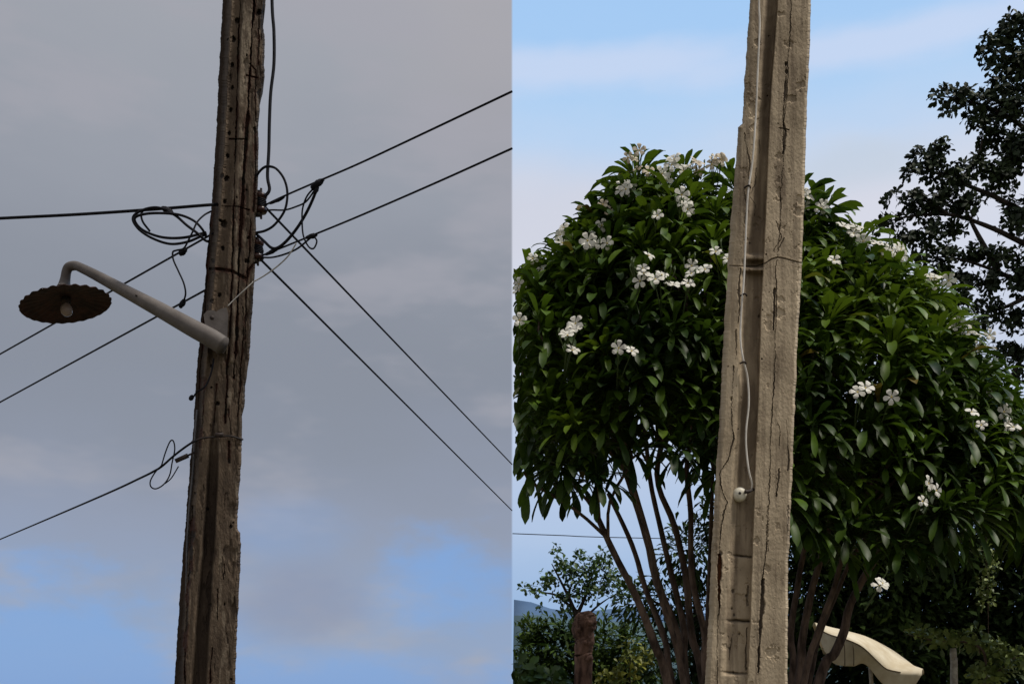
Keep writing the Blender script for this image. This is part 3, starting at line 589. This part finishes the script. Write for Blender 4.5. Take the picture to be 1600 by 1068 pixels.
def rosettes(centres, axes, nleaf, L0, W0, nseg=9, xmin=0.004):
    """umbrella-like whorls: every leaf leaves the shoot tip, arches over and hangs under its own weight"""
    st = []; d0 = []; LL_ = []; WW = []; bb = []; yg = []
    for c, a in zip(centres, axes):
        a = a / np.linalg.norm(a); e1 = np.cross(a, [0, 1.0, .1]); e1 /= np.linalg.norm(e1); e2 = np.cross(a, e1)
        ph = random.uniform(0, 6.28); nl = nleaf + random.randint(-5, 3); ss = random.uniform(.78, 1.15); hang = random.uniform(.7, 1.35); yv = random.uniform(.45, 1) if random.random() < sunlit_tone(c) else random.uniform(0, .15)
        for i in range(nl):
            f = (i + .5) / nl; th = R(18 + 84 * f + random.uniform(-7, 7)); p = ph + i * 2.39996 + random.uniform(-.15, .15)
            d0.append(a * math.cos(th) + (e1 * math.cos(p) + e2 * math.sin(p)) * math.sin(th))
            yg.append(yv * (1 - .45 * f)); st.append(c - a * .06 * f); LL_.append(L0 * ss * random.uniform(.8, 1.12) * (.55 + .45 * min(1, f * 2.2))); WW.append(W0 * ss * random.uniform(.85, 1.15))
            bb.append(hang * (.35 + 1.0 * f) * random.uniform(.8, 1.2))
    st = np.array(st); d0 = np.array(d0); LL_ = np.array(LL_)[:, None]; WW = np.array(WW)[:, None]; bb = np.array(bb)[:, None]
    hz = d0.copy(); hz[:, 2] = 0; hz /= np.linalg.norm(hz, axis=1)[:, None] + 1e-6
    y = np.cross(np.array([0, 0, 1.0]), hz); tw = rng.normal(0, .22, (len(st), 1)); y = y + np.array([0, 0, 1.0]) * tw
    y /= np.linalg.norm(y, axis=1)[:, None]
    p = st.copy(); vs = []
    for k in range(nseg + 1):
        t = k / nseg; d = d0 * (1 - .35 * t) + np.array([0, 0, -1.0]) * bb * (t ** 1.15) * 1.5 + hz * .12
        d /= np.linalg.norm(d, axis=1)[:, None]
        s_ = max(0, (t - .06) / .94); w = .10 if t < .06 else (.14 + .86 * min(1, s_ / .68) ** 1.3) * math.sqrt(max(0.002, 1 - max(0, (s_ - .70) / .30) ** 2.2))
        nrm = np.cross(d, y); wob = .10 * math.sin(k * 1.9) * WW * nrm * (1 if k % 2 else -1)
        vs += [p - y * WW * w / 2 + nrm * WW * w * .14 + wob * .4, p, p + y * WW * w / 2 + nrm * WW * w * .14 - wob * .4]
        p = p + d * LL_ / nseg
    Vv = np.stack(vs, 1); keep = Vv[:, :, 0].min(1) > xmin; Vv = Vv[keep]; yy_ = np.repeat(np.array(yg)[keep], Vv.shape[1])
    tf = np.array([q for k in range(nseg) for q in ([3 * k, 3 * k + 1, 3 * k + 4, 3 * k + 3], [3 * k + 1, 3 * k + 2, 3 * k + 5, 3 * k + 4])])
    Fc = tf[None] + (np.arange(len(Vv)) * Vv.shape[1])[:, None, None]
    return Vv.reshape(-1, 3), Fc.reshape(-1, 4), yy_

# ------------------------------------------------------------------ white flowering tree
TOP = [(800, 440), (830, 420), (860, 402), (900, 362), (940, 318), (975, 284), (1010, 276), (1060, 274), (1110, 280), (1180, 300), (1250, 325), (1300, 352), (1350, 385), (1400, 412), (1440, 450), (1480, 500), (1520, 560), (1560, 620), (1600, 660), (1700, 760), (1780, 860)]
BOT = [(800, 735), (840, 745), (880, 760), (930, 770), (965, 730), (1000, 700), (1050, 705), (1110, 735), (1160, 750), (1240, 820), (1300, 850), (1400, 870), (1450, 860), (1500, 820), (1560, 790), (1620, 850), (1700, 900), (1780, 880)]
tA = np.array(TOP, float); bA = np.array(BOT, float)
DC = 7.9
def crown_pt(px, t, side, inset=0.0):
    """px column, t 0 bottom .. 1 top; side -1 front, +1 back; returns 3D point and outward axis"""
    top = np.interp(px, tA[:, 0], tA[:, 1]); bot = np.interp(px, bA[:, 0], bA[:, 1])
    py = bot + (top - bot) * t
    s = np.clip((px - 1180) / 620, -1, 1); dep = 1.25 * math.sqrt(max(0, 1 - t ** 2.2)) * math.sqrt(max(.06, 1 - abs(s) ** 2.5)) * (1 - inset) + .10 * math.sin(px / 31.0 + t * 5) * math.sin(t * 11 + px / 90.0)
    D = DC + side * dep
    p = P(px, py, D); n_ = np.array([s * .7 , side * (.95 * (1 - t) + .2), .95 + .6 * t ** 1.3])
    return np.array(p), n_
cen = []; axs = []
def ok(p, lst, md):
    return all((p[0] - q[0]) ** 2 + (p[1] - q[1]) ** 2 + (p[2] - q[2]) ** 2 > md * md for q in lst)
for side, num, md in ((-1, 215, .205), (1, 110, .2)):
    tries = 0; got = 0
    while got < num and tries < 9000:
        tries += 1
        px = random.uniform(804, 1730); t = random.uniform(0, 1) ** .85
        p, a = crown_pt(px, t, side, random.uniform(0, .12))
        if (p[0] < 0.015) or not ok(p, cen, md): continue
        if t > .9: p[2] += random.uniform(-.12, .05)
        cen.append(p); axs.append(a + np.array([random.uniform(-.35, .35) for _ in range(3)])); got += 1
outer = len(cen)
for _ in range(380):
    px = random.uniform(806, 1720); t = random.uniform(.16, .94); p, a = crown_pt(px, t, random.choice((-1, 1)), random.uniform(.3, 1))
    if p[0] < .05: continue
    cen.append(p); axs.append(a + np.array([random.uniform(-.5, .5) for _ in range(3)]))
tF = thing('flowering_tree', 'broad flowering tree with glossy green leaves and white blossoms behind the pale pole', 'tree', (P(1150, 1000, DC).x, DC, 0))
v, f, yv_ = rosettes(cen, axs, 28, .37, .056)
mesh_np('crown', v, f, M['leafP'], tF, smooth_=True, attrs={'sunlit_tone': yv_})
# stems: px, py, distance
bx = P(1120, 0, DC).x
stems = [[(1046, 1075), (1030, 1010), (1000, 935), (962, 860), (925, 780)], [(1052, 1075), (1038, 1000), (1015, 920), (985, 850), (955, 770)],
         [(1072, 1075), (1052, 990), (1030, 910), (1010, 840), (975, 740), (955, 660)], [(1070, 1075), (1060, 1000), (1035, 930), (1012, 850), (985, 745), (970, 650)],
         [(1075, 1075), (1066, 980), (1050, 900), (1035, 830), (1012, 750), (1005, 640)], [(1100, 1075), (1085, 990), (1066, 900), (1050, 820), (1032, 740), (1050, 620)],
         [(1104, 1075), (1098, 990), (1082, 900), (1078, 800), (1070, 720), (1100, 600)], [(1112, 1075), (1112, 980), (1104, 880), (1108, 760), (1120, 640)],
         [(1236, 1075), (1240, 990), (1252, 900), (1262, 800), (1240, 680)], [(1246, 1075), (1250, 1000), (1270, 920), (1290, 840), (1310, 740)],
         [(1254, 1075), (1272, 990), (1298, 920), (1322, 860), (1370, 740)], [(1262, 1075), (1282, 1000), (1310, 930), (1350, 850), (1440, 740)],
         [(1276, 1075), (1300, 1020), (1318, 985), (1335, 930), (1400, 830), (1520, 740)], [(1170, 1075), (1175, 950), (1185, 800), (1190, 640)], [(1130, 1075), (1135, 950), (1145, 800), (1150, 640)]]
b = MB(); ends = []
for i, s in enumerate(stems):
    d0 = DC + (-.35 + .7 * ((i * 37) % 10) / 10); r0 = .82 * (.042, .035, .045, .030, .036, .04, .034, .03, .036, .042, .032, .028, .05, .04, .04)[i]
    base_ = Vector((P(1160, 1000, DC).x * .75 + P(s[0][0], 1000, d0).x * .25, d0 * .5 + DC * .5, -.05))
    s = [s[0]] + [(x + random.uniform(-6, 6), y) for x, y in s[1:]]
    pts = [base_] + [P(x, y, d0 + (d0 - DC) * k * .25) for k, (x, y) in enumerate(s)]
    rr = [r0 * 1.25] + list(np.linspace(r0, r0 * .55, len(s)))
    tube(b, pts, rr, 9, 5, wob=.06); ends.append((pts[-1], pts[-2], rr[-1]))
for i in range(len(cen)):
    if (i >= outer and i % 3) or (i < outer and i % 2): continue
    p = Vector(cen[i]); a = Vector(axs[i]).normalized()
    e = min(ends, key=lambda e_: (e_[0] - p).length + .3 * abs(e_[0].z - p.z)); s0 = e[0].lerp(e[1], random.uniform(0, .8)); d = (p - s0).length
    if d > 1.1 or (p.z - s0.z) < .4 * d: continue
    mid = s0.lerp(p, .5) + Vector((random.uniform(-.06, .06), random.uniform(-.06, .06), -.05 * d))
    tube(b, [s0, mid, p - a * .12, p], [e[2] * .75, e[2] * .6, .011, .008], 5, 3, cap=False)
b.build('trunk', M['bark'], tF)
# blossoms
FL = [(1000, 258, 7, 1), (1062, 275, 4, 0), (1038, 286, 3, 0), (1098, 262, 4, 1), (1125, 268, 6, 1), (1112, 250, 3, 1), (985, 300, 4, 0), (1066, 321, 4, 0), (1027, 337, 1, 0), (962, 330, 3, 1), (948, 352, 2, 0), (932, 383, 5, 0), (884, 382, 4, 0), (845, 415, 3, 0), (995, 425, 5, 0),
      (1042, 432, 4, 0), (1080, 413, 4, 0), (1075, 443, 1, 0), (885, 532, 8, 0), (970, 550, 3, 0), (1138, 393, 2, 0), (806, 452, 3, 0), (811, 500, 1, 0), (1263, 312, 4, 0), (1290, 322, 3, 0), (1325, 358, 3, 0), (1336, 364, 2, 0), (1390, 392, 4, 0), (1412, 400, 3, 0), (1303, 407, 1, 0), (1460, 432, 3, 0), (1468, 450, 3, 0),
      (1497, 513, 4, 0), (1506, 525, 3, 0), (1355, 615, 2, 0), (1393, 620, 1, 0), (1518, 644, 1, 0), (1533, 664, 1, 0), (1570, 648, 4, 0), (1577, 664, 2, 0), (1545, 610, 2, 0), (1465, 762, 2, 0), (1373, 907, 2, 0), (1441, 783, 1, 0), (1542, 522, 2, 0), (1378, 382, 2, 0), (1050, 258, 3, 0), (972, 290, 3, 0)]
def petal(mb, c, d, up, L, Wd, m):
    y = up.cross(d).normalized(); vs = []
    for t, w, z in ((0.08, .10, 0), (.4, .62, .10), (.75, 1.0, .08), (1.0, .55, -.06)):
        vs += [c + d * L * t - y * w * Wd / 2 + up * L * z, c + d * L * t + y * w * Wd / 2 + up * L * (z + .04)]
    mb.add(vs, [[0, 1, 3, 2], [2, 3, 5, 4], [4, 5, 7, 6]], m)
for fx, fy, fn, faded in FL:
    top = np.interp(fx, tA[:, 0], tA[:, 1]); bot = np.interp(fx, bA[:, 0], bA[:, 1]); t = np.clip((bot - fy) / (bot - top), 0, 1)
    s = (fx - 1180) / 620; dep = 1.25 * math.sqrt(max(0, 1 - t ** 2.2)) * math.sqrt(max(.06, 1 - abs(s) ** 2.5))
    D = DC - dep - .34 if t < .9 else DC - .5
    c = P(fx, fy, D); axis = Vector((s * .4, -1, .35)).normalized(); b = MB(); foot = c - Vector((0, -.25, .16))
    fn = max(1, round(fn * .75))
    for k in range(fn):
        off = Vector((random.gauss(0, .034), random.uniform(-.05, .03), random.gauss(0, .027))) * (1 + .14 * fn) if fn > 1 else Vector()
        if off.length > .12: off = off * (.12 / off.length)
        cc = c + off; cc.x = max(cc.x, .05); ax = (axis + Vector((random.uniform(-.6, .6), 0, random.uniform(-.5, .7)))).normalized()
        e1 = ax.orthogonal().normalized(); ph = random.uniform(0, 6.28); L = random.uniform(.044, .060) * (1 if fn > 1 else .9) * (.9 if faded else 1)
        for j in range(5):
            a_ = ph + j * 1.2566; d = (Matrix.Rotation(a_, 3, ax) @ e1).normalized(); d = (d + ax * random.uniform(.0, .35)).normalized()
            petal(b, cc, d, ax, L, L * .68, 0)
        lathe(b, cc, [(.007, .001), (.0045, .005), (.0001, .006)], 6, 1, axis=ax); tube(b, [cc, cc - ax * .03, foot.lerp(cc, .4), foot], [.003, .003, .004, .006], 5, 2, 2)
    for k in range(3 if fn > 2 else 1):
        e = c + Vector((random.uniform(-.05, .05), random.uniform(-.03, .02), random.uniform(.02, .08))); e.x = max(e.x, .02)
        tube(b, [foot.lerp(c, .7), e - Vector((0, 0, .03)), e, e + Vector((.004, 0, .014))], [.0035, .0035, .007, .002], 5, 2, 2)
    b.build('blossom_cluster', [M['petalF'] if faded else M['petal'], M['heart'], M['bud']], tF, False)

# ------------------------------------------------------------------ leaf clouds for the other plants
def cloud(blobs, D0, tmpl, per, size, shell=.45, xmin=.01, whorl=1, jitter=.9):
    pos = []; dr = []; up = []; sc_ = []
    for (cx, cy, rx, ry, *dd) in blobs:
        D = dd[0] if dd else D0; c = np.array(P(cx, cy, D)); rr = np.array([rx / F * D, max(.12, (rx + ry) / 2 / F * D * jitter), ry / F * D])
        n_ = int(per * rx * ry / 1000.0)
        for _ in range(n_):
            g_ = np.array([random.gauss(0, 1) for _ in range(3)]); g_ /= np.linalg.norm(g_); rad = shell + (1 - shell) * random.random() ** .6
            rad *= 1 + .25 * math.sin(g_[0] * 7 + cx) * math.sin(g_[2] * 6 + cy) 
            p = c + g_ * rr * rad
            if p[2] < .02: continue
            if whorl == 1:
                d = g_ + np.array([random.uniform(-1, 1), random.uniform(-1, 1), random.uniform(-1.1, .5)]); u = np.array([random.uniform(-.6, .6), random.uniform(-.9, .3), 1.0])
                if p[0] + min(0, d[0] / np.linalg.norm(d)) * size * 1.1 - size * .12 < xmin - .01: continue
                pos.append(p); dr.append(d); up.append(u); sc_.append(size * random.uniform(.7, 1.25))
            else:
                a = g_ + np.array([0, -.2, .6]); a /= np.linalg.norm(a); e1 = np.cross(a, [0, 1, .01]); e1 /= np.linalg.norm(e1); e2 = np.cross(a, e1); ph = random.uniform(0, 6.3)
                for i in range(whorl):
                    q_ = ph + i * 6.283 / whorl + random.uniform(-.3, .3); d = (e1 * math.cos(q_) + e2 * math.sin(q_)) + a * random.uniform(-.1, .9)
                    if p[0] + d[0] * size < xmin: continue
                    pos.append(p + np.array([random.uniform(-.02, .02) for _ in range(3)])); dr.append(d); up.append(a); sc_.append(size * random.uniform(.7, 1.2))
    return place(tmpl, np.array(pos), dr, up, np.array(sc_))
TR = leaf_template(1, .55, 4, .35, .25, .12)          # broad leaf
TS = leaf_template(1, .36, 3, .4, .2, .08)           # slender leaf
def plant(name, label, cat, foot, blobs, D0, tmpl, per, size, m, limbs=(), shell=.45, whorl=1, group=None, bark='barkD', crown='crown', stem='trunk', jitter=.9):
    t = thing(name, label, cat, (P(foot, 0, D0).x, D0, 0), group)
    v, f = cloud(blobs, D0, tmpl, per, size, shell, whorl=whorl, jitter=jitter)
    mesh_np(crown, v, f, M[m], t, smooth_=True)
    b = MB()
    for pts in limbs:
        r0 = pts[0]; p3 = [P(q_[0], q_[1], q_[2] if len(q_) > 2 else D0) for q_ in pts[1:]]
        for p in p3: p.z = max(p.z, -.05)
        tube(b, p3, [r0 * (1 - .85 * k / (len(p3) - 1)) ** 1.1 for k in range(len(p3))], 7, 5, wob=.05)
    if limbs: b.build(stem, M[bark], t)
    return t
GT = HZ + 1.6 * F / 11.0
rt_bl = [(1582, 45, 26, 34), (1545, 72, 20, 16), (1560, 100, 22, 14), (1592, 100, 22, 50), (1466, 150, 15, 11), (1490, 148, 14, 12), (1508, 152, 18, 16), (1530, 170, 26, 26), (1555, 135, 22, 20), (1578, 170, 28, 45), (1484, 172, 10, 14), (1530, 195, 16, 14), (1550, 215, 30, 20), (1590, 240, 30, 50),
         (1440, 245, 22, 14), (1466, 235, 20, 14), (1424, 272, 16, 12), (1455, 265, 26, 20), (1490, 278, 26, 26), (1525, 262, 22, 22), (1560, 280, 34, 34), (1396, 308, 14, 11), (1425, 312, 20, 16), (1374, 350, 15, 12), (1400, 345, 14, 12), (1440, 330, 24, 20), (1470, 310, 24, 22), (1510, 320, 30, 22), (1585, 340, 26, 34),
         (1420, 372, 22, 16), (1455, 362, 24, 18), (1492, 356, 24, 16), (1440, 398, 24, 14), (1480, 400, 26, 18), (1520, 398, 22, 18), (1560, 400, 26, 18), (1592, 430, 22, 34), (1470, 428, 26, 14), (1505, 440, 26, 18), (1545, 440, 26, 18), (1500, 470, 26, 16), (1540, 478, 30, 18), (1580, 500, 26, 22), (1530, 510, 20, 10), (1575, 548, 30, 16), (1600, 560, 20, 20),
         (1650, 130, 60, 110), (1660, 330, 70, 130), (1670, 520, 70, 120), (1720, 250, 60, 100), (1600, 590, 26, 8)]
lim = [(.20, (1740, GT), (1735, 900), (1720, 700), (1690, 520), (1660, 330), (1640, 120), (1620, -20)),
       (.035, (1690, 520), (1620, 455), (1560, 425), (1500, 405), (1450, 400)), (.04, (1670, 400), (1610, 340), (1560, 310), (1500, 285), (1450, 265), (1430, 255)),
       (.03, (1600, 380), (1540, 352), (1480, 335), (1410, 340), (1376, 352)), (.032, (1650, 260), (1600, 200), (1550, 170), (1500, 155), (1465, 150)), (.03, (1640, 160), (1600, 110), (1560, 80), (1545, 70)),
       (.06, (1700, 620), (1650, 580), (1600, 552), (1560, 555), (1535, 540)), (.035, (1560, 425), (1530, 370), (1510, 330), (1505, 300)), (.03, (1500, 285), (1530, 240), (1535, 200)), (.035, (1620, 455), (1570, 480), (1520, 490)),
       (.03, (1480, 335), (1440, 310), (1400, 308)), (.025, (1600, 552), (1580, 585), (1570, 560), (1590, 540))]
plant('tree', 'tall dark tree with small round leaves at the right edge of the picture', 'tree', 1740, [(a, c, d * .86, e * .82) for a, c, d, e in rt_bl], 11.0, TR, 92, .095, 'leafT', lim, .1, 5)
GB = 'dark trees behind the white flowering tree'
def gt(D): return HZ + 1.6 * F / D
plant('tree', 'dense dark tree right behind the stems on the right of the pale pole', 'tree', 1330, [(1320, 800, 90, 90), (1270, 930, 70, 90), (1380, 920, 100, 100), (1320, 1040, 130, 90), (1270, 760, 50, 60), (1400, 780, 70, 90)], 11.9, TS, 430, .17, 'leafD',
      [(.10, (1340, gt(11.9)), (1335, 1000), (1320, 850)), (.05, (1335, 1000), (1380, 900), (1400, 800)), (.05, (1335, 1000), (1290, 900), (1270, 800))], .25, 1, GB)
plant('tree', 'dense dark tree filling the right side below the tall dark tree', 'tree', 1530, [(1500, 840, 110, 120), (1590, 760, 70, 100), (1460, 980, 100, 110), (1570, 930, 90, 130), (1650, 900, 90, 150), (1540, 1050, 140, 80)], 12.0, TS, 260, .17, 'leafD',
      [(.12, (1540, gt(12.0)), (1535, 1000), (1530, 850)), (.06, (1535, 1000), (1600, 880), (1620, 780)), (.05, (1535, 1000), (1480, 900), (1470, 850))], .25, 1, GB)
plant('tree', 'mid green bushy tree seen between the thin stems left of the pale pole', 'tree', 1080, [(1085, 860, 50, 60), (1110, 960, 60, 80), (1040, 930, 50, 40), (1060, 1030, 70, 60), (1150, 820, 60, 60), (990, 940, 30, 30), (1130, 1050, 80, 60)], 12.5, TS, 190, .14, 'leafD',
      [(.08, (1090, gt(12.5)), (1088, 1000), (1085, 870)), (.04, (1088, 1000), (1040, 950), (1000, 930))], .2, 1, GB)
plant('small_tree', 'small airy tree against the sky left of the thin stems', 'tree', 905, [(858, 905, 18, 14), (842, 925, 14, 10), (822, 918, 10, 7), (880, 885, 18, 16), (905, 900, 26, 20), (935, 885, 22, 18), (870, 862, 8, 10), (905, 868, 10, 10), (945, 868, 14, 12), (955, 905, 20, 22), (900, 930, 24, 14), (875, 935, 14, 9), (930, 925, 22, 18), (975, 925, 26, 18), (850, 948, 9, 5), (885, 955, 18, 8)], 13.0, TR, 120, .085, 'leafM',
      [(.05, (905, gt(13)), (903, 1010), (900, 965), (890, 935), (875, 905), (862, 880)), (.03, (900, 965), (915, 930), (925, 900), (940, 875)), (.022, (895, 950), (870, 930), (850, 925), (822, 918)), (.02, (905, 960), (890, 935), (895, 905), (905, 880)), (.022, (903, 975), (935, 945), (965, 925))], .1, 3, None, 'barkD')
tag(plant('shrub', 'low dark green shrub mass along the bottom between the small tree and the reddish post', 'shrub', 860, [(825, 1025, 34, 54), (870, 1020, 46, 50), (930, 1020, 50, 54), (985, 1020, 50, 60), (840, 1060, 60, 50), (940, 1065, 80, 50), (835, 985, 26, 18), (885, 985, 30, 18)], 14.0, TS, 330, .15, 'leafS',
      [(.05, (870, gt(14)), (868, 1080), (860, 1020)), (.05, (940, gt(14)), (942, 1080), (950, 1020))], .2, 1), None)
plant('shrub', 'small yellow green shrub at the foot of the thin stems', 'shrub', 985, [(985, 1018, 22, 20), (975, 1045, 40, 22), (1003, 1030, 16, 16), (960, 1062, 30, 16)], 11.5, TR, 36, .10, 'leafY', [(.02, (985, gt(11.5)), (984, 1060), (985, 1020))], .1, 3)
plant('shrub', 'low broad leaved plant in the bottom corner left of the reddish post', 'shrub', 840, [(826, 1062, 24, 14), (855, 1066, 22, 12), (812, 1045, 12, 10)], 9.5, TR, 60, .16, 'leafM', [(.015, (840, gt(9.5)), (838, 1100), (832, 1060))], .1, 4)
plant('shrub', 'light green leafy shrub around the thin whitewashed post', 'shrub', 1500, [(1430, 992, 20, 8), (1460, 998, 20, 12), (1480, 1000, 16, 14), (1520, 992, 12, 14), (1540, 1008, 26, 14), (1575, 1020, 26, 14), (1500, 998, 14, 10), (1560, 1050, 36, 20), (1530, 1050, 14, 16), (1600, 1030, 24, 16)], 9.0, TR, 46, .095, 'leafL',
      [(.02, (1540, gt(9)), (1540, 1080), (1530, 1010), (1460, 1000), (1415, 990)), (.015, (1540, 1070), (1580, 1030), (1610, 1020)), (.012, (1530, 1020), (1522, 990), (1518, 985))], .1, 4, None, 'bark')
plant('hanging_vine', 'thin pale vine hanging before the dark trees at the right', 'vine', 1543, [(1540, 838, 9, 9), (1538, 860, 8, 12), (1545, 885, 9, 12), (1540, 910, 9, 12), (1543, 935, 8, 12), (1550, 870, 8, 6), (1537, 925, 5, 8)], 9.3, TR, 160, .06, 'leafL', [(.008, (1560, 700), (1548, 800), (1540, 860), (1544, 945), (1545, gt(9.3)))], .1, 3, None, 'bark', 'leaves', 'stem')

# wooden post, whitewashed post
b = MB(); pp = [(912, gt(9.5), .085), (912, 1060, .082), (911, 1020, .080), (914, 1000, .086), (911, 985, .098), (914, 970, .102), (913, 960, .085), (912, 955, .05)]
tube(b, [P(x, y, 9.5) for x, y, r in pp], [r for *_, r in pp], 22, 7, wob=.13)
for s_, h_ in ((-.05, 985), (.055, 975), (.0, 1005), (.06, 1030)): tube(b, [P(912, h_, 9.5) + Vector((s_ * .5, -.05, 0)), P(912, h_, 9.5) + Vector((s_, -.085, .015)), P(912, h_, 9.5) + Vector((s_ * 1.15, -.095, .02))], [.03, .028, .015], 8, 3)
tag(b.build('wooden_post', M['stump']), 'reddish knobbly wooden post standing before the low dark shrubs', 'post')
b = MB(); tube(b, [P(1491, gt(9.0) - 20, 9.0), P(1491, 1060, 9.0), P(1490, 1030, 9.0), P(1489, 1012, 9.0)], [.034, .032, .031, .026], 10, 4, wob=.08)
tag(b.build('whitewashed_post', M['postw']), 'thin whitewashed post rising into the light green shrub', 'post')
# thin far wire on the right
b = MB(); tube(b, [P(801, 833, 17), P(880, 836, 17.5), P(960, 839, 18), P(1300, 846, 20)], .008, 6, 6)
tag(b.build('overhead_wire', M['wire']), 'thin far wire crossing the sky behind the thin tree stems', 'wire')

# ------------------------------------------------------------------ parasol
DP = 10.4
tP = thing('parasol', 'cream cloth parasol leaning down behind the stems of the flowering tree', 'parasol', (P(1350, 0, DP + .5).x, DP + .5, 0))
A = [(1270, 978, DP + .5), (1296, 983, DP + .7), (1325, 989, DP + .8), (1360, 998, DP + .8), (1392, 1014, DP + .7), (1420, 1034, DP + .5), (1443, 1052, DP + .1)]
B_ = [(1276, 982, DP + .1), (1298, 992, DP - .05), (1322, 999, DP - .12), (1346, 1010, DP - .15), (1366, 1028, DP - .12), (1390, 1047, DP - .05), (1440, 1053, DP + .0)]
C_ = [(1280, 992, DP + .15), (1292, 1022, DP), (1306, 1037, DP - .05), (1332, 1040, DP - .08), (1352, 1037, DP - .05), (1386, 1072, DP), (1430, 1068, DP + .05)]
ca, cb, cc_ = (catmull([tuple(P(*q_)) for q_ in c], 8) for c in (A, B_, C_))
n = len(ca); rowsP = []
for t in np.linspace(0, 1, 8): rowsP.append([ca[i] * (1 - t) + cb[i] * t + np.array([0, 0, .05 * math.sin(math.pi * t)]) for i in range(n)])
for t in np.linspace(.2, 1, 6): rowsP.append([cb[i] * (1 - t) + cc_[i] * t + np.array([0, .008 * math.sin(i * .5) * t, 0]) for i in range(n)])
vs = [p for r_ in rowsP for p in r_]; nr = len(rowsP)
ap_ = np.array(P(1380, 1085, DP + .9))
back = [np.array(a) + (ap_ - np.array(a)) * .25 + np.array([0, .25, -.1]) for a in ca]
vs = back + vs; nr += 1
fs = [[k * n + i, k * n + i + 1, (k + 1) * n + i + 1, (k + 1) * n + i] for k in range(nr - 1) for i in range(n - 1)]
cn = mesh_np('canopy', vs, fs, M['cloth'], tP, smooth_=True)
so_ = cn.modifiers.new('thick', 'SOLIDIFY'); so_.thickness = .006
for px_, y0, y1 in ((1320, 1002, 1040), (1334, 1007, 1040)):
    b = MB(); tube(b, [P(px_ - 1, y0, DP - .15), P(px_, (y0 + y1) / 2, DP - .14), P(px_, y1 - 1, DP - .11)], .005, 6, 3); b.build('piping', M['stripe'], cn)
b = MB(); tube(b, [tuple(p + np.array([0, -.006, .003])) for p in cb[3:-2:4]], .006, 6, 3); b.build('seam', M['stripe'], cn)
b = MB(); tube(b, [(P(1370, 0, DP + .5).x, DP + .5, 0), (P(1368, 0, DP + .5).x, DP + .5, 1.0), tuple(P(1358, 1012, DP + .5))], .022, 10, 3); b.build('pole', M['postw'], tP)
